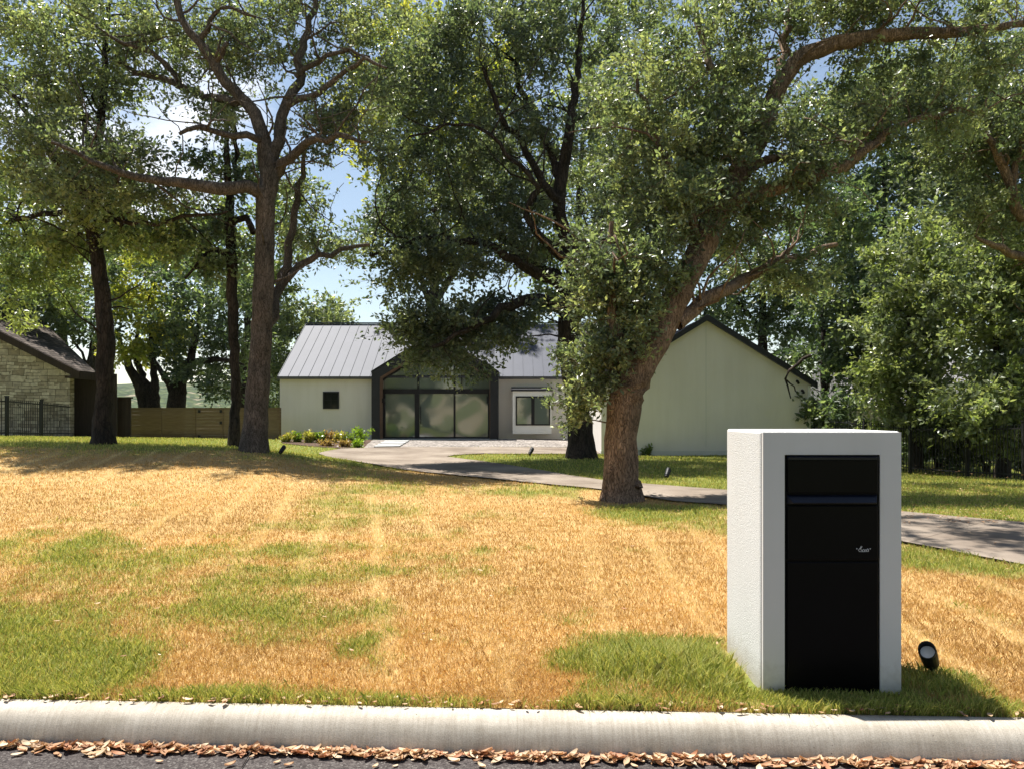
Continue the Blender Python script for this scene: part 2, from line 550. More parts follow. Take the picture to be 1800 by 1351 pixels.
CP += [(-40, 12, .8), (-40, 30, .8), (-25, 40, .2), (-10, 42, 0), (5, 42, -.2), (20, 42, -.8), (35, 42, -1), (40, 20, -.2), (40, 8, .1), (16, 30, -.4), (-18, 12, .75)]
CP = np.array(CP)
def _U(r2): return 0.5 * r2 * np.log(r2 + 1e-9)
_n = len(CP)
_d2 = ((CP[:, None, :2] - CP[None, :, :2])**2).sum(-1)
_A = np.zeros((_n+3, _n+3))
_A[:_n, :_n] = _U(_d2) + np.eye(_n) * 0.35
_A[:_n, _n] = 1; _A[:_n, _n+1:] = CP[:, :2]
_A[_n, :_n] = 1; _A[_n+1:, :_n] = CP[:, :2].T
_w = np.linalg.solve(_A, np.concatenate([CP[:, 2], [0, 0, 0]]))
def G(x, y):
    x, y = np.atleast_1d(np.asarray(x, float)), np.atleast_1d(np.asarray(y, float))
    out = np.zeros(len(x))
    for i in range(0, len(x), 40000):
        xx, yy = np.clip(x[i:i+40000], -40, 40), np.clip(y[i:i+40000], 2, 42)
        d2 = (xx[:, None] - CP[None, :, 0])**2 + (yy[:, None] - CP[None, :, 1])**2
        out[i:i+40000] = _U(d2) @ _w[:_n] + _w[_n] + _w[_n+1]*xx + _w[_n+2]*yy
    t = np.clip((y - KERB(x)) / 0.6, 0, 1)
    out = 0.145*(1-t) + out*t                # settles on to the kerb
    out = out - np.clip(y - 36, 0, None) * 0.22
    return out
def g1(x, y): return float(G(x, y)[0])
def hit(px, py):
    """ground point under a photo pixel: first crossing along its ray"""
    Ys = np.linspace(3.0, 45, 1200)
    below = EYE + (HZ-py)/F*Ys < G((px-900)/F*Ys, Ys)
    k = int(np.argmax(below)) if below.any() else len(Ys)-1
    lo, hi = Ys[max(k-1, 0)], Ys[k]
    for _ in range(12):
        m_ = (lo+hi)/2
        if EYE + (HZ-py)/F*m_ < g1((px-900)/F*m_, m_): hi = m_
        else: lo = m_
    return ((px-900)/F*hi, hi)

# ---------------------------------------------------------------- value noise for numpy
_perm = rng.random((256, 256))
def vnoise(x, y, s=1.0):
    x, y = np.asarray(x)*s, np.asarray(y)*s
    xi, yi = np.floor(x).astype(int), np.floor(y).astype(int)
    fx, fy = x - xi, y - yi
    fx, fy = fx*fx*(3-2*fx), fy*fy*(3-2*fy)
    g = lambda a, b: _perm[a % 256, b % 256]
    return (g(xi,yi)*(1-fx) + g(xi+1,yi)*fx)*(1-fy) + (g(xi,yi+1)*(1-fx) + g(xi+1,yi+1)*fx)*fy
def fbm(x, y, s, o=4):
    t, a, w = 0, 1.0, 0
    for k in range(o):
        t = t + a*vnoise(np.asarray(x)+17*k, np.asarray(y)+31*k, s*2**k); w += a; a *= 0.55
    return t / w

def inpoly(x, y, poly):
    x, y = np.asarray(x, float), np.asarray(y, float)
    r = np.zeros(len(x), bool)
    j = len(poly) - 1
    for i in range(len(poly)):
        xi, yi = poly[i]; xj, yj = poly[j]
        c = ((yi > y) != (yj > y)) & (x < (xj-xi)*(y-yi)/((yj-yi) or 1e-9) + xi)
        r ^= c
        j = i
    return r

DRIVE = [hit(*p) for p in [(2150,1068),(1800,997),(1585,955),(1430,922),(1280,890),(1130,873),(1060,862),(980,854),(900,846),(800,836),(700,825),(620,811),(568,801),
         (560,797),(575,793),(600,789),(655,787),(720,786),(850,786),(1000,787),(1062,790),(1066,797),(1000,798.5),(900,798),(850,797.5),(800,800),(785,803),(830,809),
         (900,819),(1000,836),(1060,845),(1130,851),(1280,863),(1430,880),(1585,901),(1800,921),(2150,956)]]
BED = [hit(*p) for p in [(492,772.5),(654,773),(648,784),(600,788),(540,784),(496,779)]]
GRAVEL = [hit(*p) for p in [(655,773.5),(1003,772.5),(1006,786.3),(850,785.6),(720,785.6),(640,787.5)]]

# green-grass mask: ellipses where the turf is still alive (ground metres)
GREEN = []
def green_patch(px, py, rpx, rpy, s):
    x, y = hit(px, py)
    x1, _ = hit(px + rpx, py)
    _, y0 = hit(px, py + rpy)
    _, y2 = hit(px, max(py - rpy, HZ + 25))
    GREEN.append((x, (y0+y2)/2, abs(x1-x), abs(y2-y0)/2, s))
for a in [(70,1190,170,60,1.0), (120,1060,240,60,.74), (20,1120,150,80,.85), (60,965,150,30,.55), (300,985,70,35,.5), (450,1045,200,55,.70), (560,1075,130,35,.6), (330,1075,80,40,.6),
          (640,880,90,45,.5), (640,1080,60,40,.45), (520,970,90,20,.5), (700,900,60,20,.4), (1200,1175,190,62,.92), (1110,1150,70,30,.6), (1420,1215,230,40,1.0), (1100,1215,120,30,.7), (1640,1200,80,30,.9),
          (630,1130,30,25,.6), (700,1000,160,30,.35), (160,1010,120,30,.6), (1180,905,130,22,.9), (1250,915,90,25,.8), (1700,985,140,25,.9), (950,862,160,12,.6),
          (380,950,60,14,.5), (470,925,50,14,.4), (800,1060,130,25,.33), (760,940,60,14,.36), (860,905,70,12,.36), (1000,1080,90,20,.3), (620,1010,70,16,.5), (900,970,60,14,.32), (1120,960,60,14,.3), (1700,1080,60,20,.35), (1680,1170,70,20,.4), (520,1120,120,20,.35), (640,835,120,10,.5), (220,900,200,14,.25), (900,1100,120,30,.2), (250,1150,80,40,.3)]:
    green_patch(*a)
ISLAND_Y = 0
def green(x, y):
    x, y = np.asarray(x, float), np.asarray(y, float)
    g = np.zeros(len(x))
    for cx, cy_, rx, ry, s in GREEN:
        d = ((x-cx)/rx)**2 + ((y-cy_)/ry)**2
        g = np.maximum(g, s*np.clip(1.1 - d*0.48, 0, 0.95))
    t = y - KERB(x)
    g = np.maximum(g, 0.85*np.exp(-(t/0.19)**2) * (0.25 + 1.1*fbm(x, y, 1.5, 2)))
    # beyond the driveway and under the trees on the left everything is green
    far = np.clip((y - (13.6 + 0.0*x)) / 3.0, 0, 1)
    left = np.clip((-x - 1.5)/2, 0, 1)
    g = np.maximum(g, far*left*1.1)
    beyond = beyond_drive(x, y)
    g = np.where(beyond, 1.05, g)
    c = lambda v, k: (v-.5)*k + .5
    n = 0.42*c(fbm(x+3, y, 0.9, 3), 2.2) + 0.34*c(fbm(x, y+40, 3.2, 3), 2.2)
    streak = c(fbm(x*6 + 1.1*y, y*0.8, 1.0, 3), 2.0)*0.6 + c(fbm(x+50, y, 12, 2), 1.6)*0.4
    return np.clip((g*1.05 - n - streak*0.36) * 1.6 + 0.40, 0, 1)
_near = [p for p in DRIVE[:13]]
_nx = np.array([p[0] for p in _near][::-1]); _ny = np.array([p[1] for p in _near][::-1])
_o = np.argsort(_nx)
def beyond_drive(x, y):
    yl = np.interp(x, _nx[_o], _ny[_o])
    return (y > yl + 0.3) & (x > _nx.min())

DRY = np.array((0.44, 0.265, 0.098)); DRY2 = np.array((0.55, 0.39, 0.18)); DRY3 = np.array((0.31, 0.19, 0.085))
GRN = np.array((0.30, 0.335, 0.078)); GRN2 = np.array((0.48, 0.455, 0.155)); GRN3 = np.array((0.21, 0.255, 0.058))
def stripes(x, y):
    """pale mower lines running away from the street"""
    u = x + 0.20*(y - 4) * (x < 0) - 0.06*(y - 4) * (x >= 0) + 0.10*fbm(x, y, .8, 2)
    k = np.abs((u / 0.62) % 1 - 0.5)
    return np.clip((k - 0.34) * 9, 0, 1) * np.clip((fbm(x*0.6+9, y*.3, 1.0, 3)-.5)*3.5 + .55, 0, 1)

# lawn sheet
ts = np.concatenate([np.linspace(0, 1.2, 30), 1.2 + np.cumsum(0.045*1.022**np.arange(165))])
ts = ts[ts < 52]
us = np.linspace(-1, 1, 321)
xs = np.sign(us) * (np.abs(us)**1.7) * 60
XX, TT = np.meshgrid(xs, ts)
YY = KERB(XX) + TT
x, y = XX.ravel(), YY.ravel()
z = G(x, y) + (fbm(x, y, 5, 3) - 0.5) * 0.035 * np.clip((y - KERB(x))/0.3, 0, 1)
gm = green(x, y)[:, None]
n1 = fbm(x+9, y, 1.3, 4)[:, None]
dry = DRY*0.82*(1-n1) + DRY2*0.82*n1
col = dry*(1-gm) + (GRN3*0.6 + GRN*0.4)*gm*0.6
nu, nv = len(xs), len(ts)
ii, jj = np.meshgrid(np.arange(nu-1), np.arange(nv-1))
q = (jj*nu + ii).ravel()
lawn = link_mesh('lawn', np_mesh('lawn', np.stack([x, y, z], 1), np.stack([q, q+1, q+1+nu, q+nu], 1), col, True, 'POINT'), M['lawn'])
tag(lawn, 'front lawn of scorched orange and green turf', 'lawn', kind='structure')

# grass blades: one object, what nobody could count
def blades(N, ymin, ymax, hs=1.0, ws=1.0, extra=None):
    u = rng.random(N)
    p = -0.75
    Y = (ymin**p + u*(ymax**p - ymin**p))**(1/p)
    X = (rng.random(N)*2-1) * (0.78*Y + 1.2)
    Y = Y + (KERB(X) - 3.49)
    k = Y > KERB(X) - 0.01
    X, Y = X[k], Y[k]
    if extra is not None:
        X, Y = np.concatenate([X, extra[0]]), np.concatenate([Y, extra[1]])
    k = ~inpoly(X, Y, DRIVE) & ~inpoly(X, Y, BED) & ~inpoly(X, Y, GRAVEL) & ~((X > 1.18) & (X < 1.95) & (Y > 3.70) & (Y < 4.29)) & ~((Y > 25.8) & (X > 2.9) & (X < 10.7)) & ~((Y > 32.0) & (X > -10.5))
    X, Y = X[k], Y[k]
    g = green(X, Y)
    isg = rng.random(len(X)) < g*0.76
    near_col = np.exp(-(((X-0.85)/0.5)**2 + ((Y-3.95)/0.30)**2)) + 0.12*np.exp(-(((X-1.55)/0.5)**2 + ((Y-3.58)/0.16)**2)) + .3*np.exp(-(((X-2.1)/0.2)**2 + ((Y-3.9)/0.35)**2))
    edge = np.exp(-((Y-KERB(X))/0.14)**2)
    H = np.where(isg, 0.030 + 0.020*g, 0.032) * (0.55 + 0.9*rng.random(len(X))) * hs
    H = H * (1 + 1.35*near_col*isg + 0.25*edge*isg)
    W = np.where(isg, 0.0034, 0.0023) * ws * (np.maximum(Y, 3.6)/3.6)**0.75 * (0.7 + 0.6*rng.random(len(X)))
    H = H * (1 - 0.55*((X > 1.1) & (X < 2.05) & (Y < 3.72) & (Y > KERB(X)+.03)))
    H = H * (np.maximum(Y, 3.6)/3.6)**0.10
    Z = G(X, Y) + (fbm(X, Y, 5, 3) - 0.5)*0.035*np.clip((Y-KERB(X))/0.3, 0, 1) - 0.004
    a = rng.random(len(X))*2*np.pi
    lean = (0.25 + 0.75*rng.random(len(X))) * np.where(isg, 0.75, 0.8)
    b = rng.random(len(X))*2*np.pi
    sx, sy = np.cos(a)*W/2, np.sin(a)*W/2
    tx, ty = np.cos(b)*lean*H, np.sin(b)*lean*H
    ty = ty - edge*isg*0.02
    V = np.empty((len(X), 5, 3))
    V[:,0] = np.stack([X-sx, Y-sy, Z], 1)
    V[:,1] = np.stack([X+sx, Y+sy, Z], 1)
    V[:,2] = np.stack([X+sx*.8+tx*.35, Y+sy*.8+ty*.35, Z+H*.6], 1)
    V[:,3] = np.stack([X+tx, Y+ty, Z+H*np.clip(1.05-lean*.25, .5, 1)], 1)
    V[:,4] = np.stack([X-sx*.8+tx*.35, Y-sy*.8+ty*.35, Z+H*.6], 1)
    r = rng.random((len(X),1)); r2 = rng.random((len(X),1))
    st = stripes(X, Y)[:, None]
    big = fbm(X*0.7+3, Y*0.7, 1.0, 3)[:, None]
    dc = DRY*(1-r) + DRY2*r
    dc = np.where(r2 < 0.16, DRY3, dc)
    dc = dc * (0.66 + 0.68*big)
    dc = dc*(1-0.85*st) + np.array((0.72,0.60,0.37))*0.85*st
    gc = np.where(r < 0.35, GRN2, np.where(r < 0.7, GRN, GRN3)) * (0.75 + 0.5*r2)
    c = np.where(isg[:, None], gc, dc)
    Fc = np.arange(len(X)*5).reshape(-1, 5)
    return V.reshape(-1, 3), Fc, c
ex_n = 15000
ex = (np.concatenate([rng.normal(0.85, 0.45, ex_n), rng.uniform(-3.6, 3.6, ex_n)]), None)
exx = ex[0]
exy = np.concatenate([rng.normal(3.88, 0.26, ex_n), KERB(exx[ex_n:]) + np.abs(rng.normal(0, 0.10, ex_n))])
exk = exy > KERB(exx)
v, f, c = blades(640000, 3.4, 34, extra=(exx[exk], exy[exk]))
grass = link_mesh('grass', np_mesh('grass', v, f, c), M['blade'])
tag(grass, 'short turf blades, straw orange with living green patches', 'grass', kind='stuff')

# driveway, gravel, bed, pavers -------------------------------------------------
def sheet(name, poly, mat, lift, jit=0.0, cell=0.6):
    pts = []
    for i in range(len(poly)):
        a, b = np.array(poly[i]), np.array(poly[(i+1) % len(poly)])
        k = max(1, int(np.linalg.norm(b-a)/0.35))
        for s in range(k):
            p = a + (b-a)*s/k
            pts.append(p + rng.normal(0, jit, 2))
    bm = bmesh.new()
    vs = [bm.verts.new((p[0], p[1], 0)) for p in pts]
    bm.faces.new(vs)
    xs_ = [p[0] for p in pts]; ys_ = [p[1] for p in pts]
    for lo, hi, ax in ((min(xs_), max(xs_), 0), (min(ys_), max(ys_), 1)):
        s = lo + cell
        while s < hi:
            co = (s, 0, 0) if ax == 0 else (0, s, 0)
            no = (1, 0, 0) if ax == 0 else (0, 1, 0)
            bmesh.ops.bisect_plane(bm, geom=bm.verts[:] + bm.edges[:] + bm.faces[:], plane_co=co, plane_no=no)
            s += cell
    vv = np.array([(w.co.x, w.co.y) for w in bm.verts])
    zz = G(vv[:,0], vv[:,1]) + lift
    for w, h in zip(bm.verts, zz): w.co.z = h
    bmesh.ops.recalc_face_normals(bm, faces=bm.faces)
    me = bpy.data.meshes.new(name)
    bm.to_mesh(me); bm.free()
    me.polygons.foreach_set('use_smooth', [True]*len(me.polygons))
    return link_mesh(name, me, mat)
tag(sheet('driveway', DRIVE, M['drive'], 0.03, 0.015), 'curving pale concrete driveway across the lot', 'driveway', kind='structure')
tag(sheet('gravel_bed', GRAVEL, M['gravel'], 0.024, 0.01), 'pebble strip along the foot of the entrance wall', 'gravel', kind='structure')
tag(sheet('mulch_bed', BED, M['mulch'], 0.02, 0.02), 'brown mulch bed below the left house wall', 'flower bed', kind='structure')
mb = MB()
for k in range(4):
    a, b = hit(657 + k*5.2, 786.6 - k*2.9), hit(702 + k*4.6, 786.6 - k*2.9)
    c_, d = hit(661.2 + k*5.2, 784.1 - k*2.9), hit(705.7 + k*4.6, 784.1 - k*2.9)
    zt = g1(*a) + 0.045
    mb.prism([(a[0],a[1],zt-0.04),(b[0],b[1],zt-0.04),(d[0],d[1],zt-0.04),(c_[0],c_[1],zt-0.04)], (0,0,0.06))
tag(mb.build('path', M['paver'], bevel=0.006), 'short path of pale slabs leading to the glazed entrance', 'path', kind='structure')

# kerb, road, far side of the street -------------------------------------------------
prof = [(0.0, 0.135), (-0.015, 0.150), (-0.055, 0.151), (-0.085, 0.146), (-0.110, 0.133), (-0.130, 0.112), (-0.147, 0.082), (-0.160, 0.047), (-0.170, 0.012), (-0.18, -0.05), (0.0, -0.05)]
kx = np.arange(-62, 62.01, 0.25)
kv = []
for x_ in kx:
    w = (vnoise(np.array([x_]), np.array([3.3]), 0.9)[0]-.5)*0.012
    for (dy, dz) in prof:
        kv.append((x_, KERB(x_) + dy + w, dz + (w*0.4 if dz > 0 else 0)))
n_ = len(prof)
kf = [(i*n_+k, i*n_+(k+1) % n_, (i+1)*n_+(k+1) % n_, (i+1)*n_+k) for i in range(len(kx)-1) for k in range(n_)]
mb = MB(); mb.poly(kv, kf)
tag(mb.build('kerb', M['kerb'], smooth=True), 'rounded concrete kerb between road and lawn', 'kerb', kind='structure')
mb = MB()
mb.poly([(-62, KERB(-62)-0.14, 0), (-62, KERB(-62)-8.5, 0), (62, KERB(62)-8.5, 0), (62, KERB(62)-0.14, 0)], [(0,1,2,3)])
tag(mb.build('road', M['asphalt']), 'dark asphalt residential road in front of the lawn', 'road', kind='structure')
M['verge'] = noisy('verge_turf', (0.12,0.14,0.04), (0.17,0.17,0.06), 0.25, 0.9, 0.4, 0.03, 12)
mb = MB()
mb.poly([(-400, KERB(-62)-8.4, 0.02), (-400, -400, 0.5), (400, -400, 0.5), (400, KERB(62)-8.4-15, 0.02), (62, KERB(62)-8.4, 0.02), (-62, KERB(-62)-8.4, 0.02)], [(0,1,2,3,4,5)])
tag(mb.build('ground', M['verge']), 'turf across the street', 'ground', kind='structure')

# far terrain: valley and wooded hills
hx, hy = np.meshgrid(np.linspace(-1500, 1500, 221), np.concatenate([np.linspace(44, 300, 30), np.linspace(310, 2400, 150)]))
x, y = hx.ravel(), hy.ravel()
near = np.clip((y-44)/160, 0, 1)
hz_ = -3.4 - 14*near
rise = np.clip((y-420)/900, 0, 1)
hz_ = hz_ + rise*rise*(3-2*rise)*(62 + 46*(fbm(x, y, 0.0035, 3)-0.5)) + 9*fbm(x, y, 0.02, 3)*near
hz_ = hz_ + (y > 200)*4.5*fbm(x+7, y, 0.09, 2)
n_ = hx.shape[1]
ii, jj = np.meshgrid(np.arange(n_-1), np.arange(hx.shape[0]-1))
q = (jj*n_ + ii).ravel()
m, n, l, b = new_mat('wooded_hill', (0.06,0.08,0.03), 0.95, 0.05)
vv = coords(n, l)
vor = n.new('ShaderNodeTexVoronoi'); vor.inputs['Scale'].default_value = 0.11
l.new(vv, vor.inputs['Vector'])
c1 = ramp(n, l, vor.outputs['Distance'], [(0.2, (0.075,0.095,0.035)), (0.65, (0.035,0.05,0.02))])
c2 = ramp(n, l, noise(n, l, vv, 0.03, 7, 0.65), [(0.58, (0,0,0)), (0.66, (0.8,0.8,0.8))])
l.new(mixc(n, l, c1, (0.34,0.27,0.19), c2), b.inputs['Base Color'])
bump(n, l, b, vor.outputs['Distance'], 0.8, 5)
M['hill'] = m
hills = link_mesh('hills', np_mesh('hills', np.stack([x, y, hz_], 1), np.stack([q, q+1, q+1+n_, q+n_], 1), None, True), M['hill'])
tag(hills, 'hazy wooded hills beyond the lot', 'hills', kind='structure')

# ---------------------------------------------------------------- trees
def catmull(P, step):
    P = np.array(P, float)
    if len(P) == 2: P = np.array([P[0], (P[0]+P[1])/2, P[1]])
    Q = np.concatenate([[2*P[0]-P[1]], P, [2*P[-1]-P[-2]]])
    out = []
    for i in range(1, len(Q)-2):
        p0, p1, p2, p3 = Q[i-1], Q[i], Q[i+1], Q[i+2]
        k = max(2, int(np.linalg.norm((p2-p1)[:3]) / step))
        t = np.arange(k)[:, None] / k
        out.append(0.5*((2*p1) + (-p0+p2)*t + (2*p0-5*p1+4*p2-p3)*t**2 + (-p0+3*p1-3*p2+p3)*t**3))
    out.append(P[-1:])
    return np.concatenate(out)

class Tree:
    def __init__(s, seed):
        s.r = np.random.default_rng(seed)
        s.pos, s.rad = np.zeros((0,3)), np.zeros(0)
        s.tubes = []
        s.twA, s.twB, s.twR = [], [], []
        s.leaf = []
    def limb(s, pts, sides=10, jit=0.035, flare=False):
        """pts: (px, py, Y, width in px)"""
        P = [np.append(at(p[0], p[1], p[2]), p[3]/2/F*p[2]) for p in pts]
        return s.limb3(P, sides, jit, flare)
    def limb3(s, P, sides=10, jit=0.02, flare=False):
        L = catmull(P, 0.22 if sides > 6 else 0.35)
        L[:, 3] = np.maximum(L[:, 3], 0.006)
        L[1:-1, :3] += s.r.normal(0, jit, (len(L)-2, 3))
        if flare:
            h = L[:, 2] - L[0, 2]
            L[:, 3] *= 1 + 0.40*np.exp(-(h/0.22))
            L[0, 2] -= 0.15
        s.tubes.append((L[:, :3], L[:, 3], sides))
        s.pos = np.concatenate([s.pos, L[1:, :3]]); s.rad = np.concatenate([s.rad, L[1:, 3]])
        return s
    def ramify(s, n, ln=1.3, zmin=3.2, r0=0.03):
        """thin crooked side branches along the limbs"""
        for _ in range(n):
            ok = np.where((s.rad > 0.014) & (s.pos[:, 2] > zmin))[0]
            j = int(s.r.choice(ok))
            L_ = ln*(0.5 + s.r.random())
            d = s.r.normal(size=3); d[2] = abs(d[2])*0.5 + 0.15; d /= np.linalg.norm(d)
            k = 7
            P = [s.pos[j]]
            for i in range(k):
                d = d + s.r.normal(0, 0.33, 3); d[2] += 0.05; d /= np.linalg.norm(d)
                P.append(P[-1] + d*L_/k)
            rr = np.linspace(min(s.rad[j]*0.6, r0), 0.006, k+1)
            s.tubes.append((np.array(P), rr, 5))
            s.pos = np.concatenate([s.pos, np.array(P[1:])]); s.rad = np.concatenate([s.rad, rr[1:]])
        return s
    def clumps(s, blobs, leafn, L=0.07, asp=0.48, spread=0.42, tw=6, cols=((0.05,0.07,0.02),), vary=0.35, maxr=0.05, up=0.2, back=0.0):
        """blobs: (px, py, Y, rx px, ry px, depth m, count): points the branches grow to"""
        pts = []
        for (px, py, Y, rx, ry, dz, cnt) in blobs:
            c = at(px, py, Y + back)
            cnt = max(4, int(cnt*0.80))
            d = s.r.normal(size=(cnt, 3)); d /= np.linalg.norm(d, axis=1)[:, None]
            d *= (s.r.random(cnt)**0.42)[:, None]
            pts.append(c + d*np.array([rx/F*Y, dz, ry/F*Y]))
        pts = np.concatenate(pts)
        d0 = np.min(np.linalg.norm(pts[:, None] - s.pos[None, ::3], axis=2), axis=1) if len(s.pos) > 3 else np.zeros(len(pts))
        order = np.argsort(d0)
        for i in order:
            p = pts[i]
            dv = p - s.pos
            dist = np.linalg.norm(dv, axis=1)
            cost = dist + 0.35*np.clip(-(dv[:, 2]), 0, None) - np.minimum(s.rad, 0.05)*4
            j = int(np.argmin(cost))
            a, ln = s.pos[j], dist[j]
            r0 = min(s.rad[j]*0.72, 0.011 + 0.012*ln, maxr)
            if ln > 0.15:
                mid = (a+p)/2 + np.array([0, 0, 0.10*ln]) + s.r.normal(0, 0.09*ln, 3)
                k = max(3, int(ln/0.28))
                t = np.linspace(0, 1, k+1)[:, None]
                cv = a*(1-t)**2 + 2*mid*t*(1-t) + p*t**2
                cv[1:-1] += s.r.normal(0, 0.03*min(ln, 1.2), (k-1, 3))
                rr = r0*(1-t[:, 0]) + 0.005*t[:, 0]
                s.tubes.append((cv, rr, 5))
                s.pos = np.concatenate([s.pos, cv[1:]]); s.rad = np.concatenate([s.rad, rr[1:]])
            td = s.r.normal(size=(tw, 3)); td[:, 2] += 0.15
            td /= np.linalg.norm(td, axis=1)[:, None]
            td += 0.5*(p-a)/max(ln, 0.1)
            td[:, 2] *= 0.75
            tl = spread*0.92*(0.5 + 0.9*s.r.random(tw))
            te = p + td*tl[:, None]
            s.twA.append(np.repeat(p[None], tw, 0)); s.twB.append(te); s.twR.append(np.full(tw, 0.004))
            n = max(4, int(leafn*1.32*(0.35+1.3*s.r.random()**1.3)))
            ti = s.r.integers(0, tw, n)
            t = s.r.random(n)**0.6
            base = p + (te[ti]-p)*t[:, None] + s.r.normal(0, 0.12*spread, (n, 3))
            ax = td[ti]*0.7 + s.r.normal(size=(n, 3))
            tone = s.r.random()
            s.leaf.append((base, ax, np.full(n, tone)))
        s.L, s.asp, s.cols, s.vary, s.up = L, asp, np.array(cols), vary, up
        s.bake()
        return s
    def bake(s):
        """leaf quads for everything grown since the last call"""
        if not s.leaf: return
        B = np.concatenate([q_[0] for q_ in s.leaf]); A = np.concatenate([q_[1] for q_ in s.leaf]); T = np.concatenate([q_[2] for q_ in s.leaf])
        s.leaf = []
        n = len(B)
        A /= np.linalg.norm(A, axis=1)[:, None]
        N = s.r.normal(size=(n, 3)); N[:, 2] = np.abs(N[:, 2]) + s.up
        S = np.cross(A, N); S /= np.linalg.norm(S, axis=1)[:, None] + 1e-9
        Nn = np.cross(S, A)
        L = s.L*(0.6 + 0.8*s.r.random(n))[:, None]
        W = L*s.asp
        V = np.empty((n, 4, 3))
        V[:, 0] = B
        V[:, 1] = B + A*L*0.48 + S*W*0.5 + Nn*W*0.12
        V[:, 2] = B + A*L
        V[:, 3] = B + A*L*0.48 - S*W*0.5 + Nn*W*0.12
        k = len(s.cols)
        pick = np.clip((T*k*0.75 + s.r.random(n)*k*0.45).astype(int), 0, k-1)
        c = s.cols[pick] * (1 - s.vary + 2*s.vary*s.r.random(n))[:, None]
        if not hasattr(s, 'LV'): s.LV, s.LC = [], []
        s.LV.append(V.reshape(-1, 3)); s.LC.append(c)
    def build(s, name, base, label, cat='tree', group=None, bark='bark_dark'):
        e = empty(name, base, label, cat, group)
        mb = MB()
        V, Fq, off = [], [], 0
        for P, Rr, sd in s.tubes:
            m_ = len(P)
            D = np.gradient(P, axis=0)
            D /= np.linalg.norm(D, axis=1)[:, None] + 1e-9
            ref = np.array((0.31, 0.17, 0.93)) if abs(D[:, 2].mean()) < 0.8 else np.array((0.9, 0.3, 0.1))
            U = np.cross(D, ref); U /= np.linalg.norm(U, axis=1)[:, None] + 1e-9
            Wv = np.cross(D, U)
            a = np.arange(sd)*2*np.pi/sd
            rr = Rr[:, None]*np.ones(sd)
            if sd > 6:
                rr = rr*(1 + 0.09*(vnoise(np.repeat(a[None], m_, 0)*1.3 + P[:1, 0], P[:, 2:3]*np.ones(sd)*1.6, 1.5)-.5)*2 + 0.04*np.sin(a*5 + P[:, 2:3]*1.1))
            ring = P[:, None] + rr[:, :, None]*(np.cos(a)[None, :, None]*U[:, None] + np.sin(a)[None, :, None]*Wv[:, None])
            V.append(ring.reshape(-1, 3))
            i_, k_ = np.meshgrid(np.arange(m_-1), np.arange(sd), indexing='ij')
            a0 = off + i_*sd + k_; b0 = off + i_*sd + (k_+1) % sd
            Fq.append(np.stack([a0, b0, b0+sd, a0+sd], -1).reshape(-1, 4))
            off += m_*sd
        if s.twA:
            A, B, r_ = np.concatenate(s.twA), np.concatenate(s.twB), np.concatenate(s.twR)
            n = len(A)
            D = B-A; D /= np.linalg.norm(D, axis=1)[:, None] + 1e-9
            U = np.cross(D, s.r.normal(size=(n, 3))); U /= np.linalg.norm(U, axis=1)[:, None] + 1e-9
            Wv = np.cross(D, U)
            TV = np.empty((n, 6, 3))
            for k in range(3):
                o_ = U*math.cos(2.0944*k) + Wv*math.sin(2.0944*k)
                TV[:, k] = A + o_*r_[:, None]
                TV[:, k+3] = B + o_*r_[:, None]*0.35
            V.append(TV.reshape(-1, 3))
            b_ = off + np.arange(n)[:, None]*6
            for k in range(3):
                k2 = (k+1) % 3
                Fq.append(np.concatenate([b_+k, b_+k2, b_+k2+3, b_+k+3], 1))
            off += n*6
        link_mesh('trunk', np_mesh('trunk', np.concatenate(V), np.concatenate(Fq), None, True), M[bark], e)
        if hasattr(s, 'LV'):
            lv, lc = np.concatenate(s.LV), np.concatenate(s.LC)
            link_mesh('crown', np_mesh('crown', lv, np.arange(len(lv)).reshape(-1, 4), lc), M['leaf'], e)
        return e

OAK = ((0.069, 0.095, 0.059), (0.108, 0.141, 0.083), (0.159, 0.194, 0.114), (0.235, 0.258, 0.138))
OAKD = ((0.052, 0.074, 0.051), (0.078, 0.106, 0.067), (0.119, 0.149, 0.094), (0.177, 0.201, 0.113))
ELM = ((0.076, 0.109, 0.047), (0.12, 0.162, 0.062), (0.184, 0.225, 0.085), (0.246, 0.273, 0.106))
YEL = ((0.143, 0.182, 0.036), (0.221, 0.26, 0.048), (0.312, 0.325, 0.063), (0.364, 0.345, 0.075))
DEEP = ((0.041, 0.066, 0.04), (0.066, 0.101, 0.057), (0.1, 0.14, 0.075), (0.147, 0.184, 0.09))

# --- near oak, leaning right
t = Tree(11)
t.limb([(1092,884,12,66),(1090,840,12,60),(1092,770,12,57),(1097,715,12,60),(1113,668,12.05,64),(1150,600,12.2,50),(1190,520,12.4,47),(1226,450,12.6,46),(1262,370,12.9,46),(1292,315,13.1,42),(1330,245,13.3,36),(1364,165,13.4,30),(1402,108,13.4,28),(1470,78,13.3,26),(1560,62,13.2,22),(1690,56,13.1,16),(1830,40,13.0,10)], 18, 0.012, True)
t.limb([(1108,870,11.9,30),(1118,862,11.85,26),(1122,845,11.9,10)], 8)
t.limb([(1120,690,12.05,40),(1100,640,12.0,30),(1085,590,11.95,22),(1070,520,11.9,16),(1062,450,11.9,12),(1075,390,11.9,8)], 10)
t.limb([(1272,372,12.9,28),(1330,347,12.7,26),(1410,320,12.6,23),(1480,290,12.6,20),(1540,250,12.7,15),(1600,215,12.8,11),(1690,190,12.9,7)], 12)
t.limb([(1300,300,13.1,22),(1330,290,13.0,18),(1380,275,12.9,12),(1415,272,12.8,10)], 8)
t.limb([(1235,440,12.6,20),(1215,380,12.5,15),(1180,300,12.6,12),(1150,220,12.8,9),(1120,140,13,6)], 8)
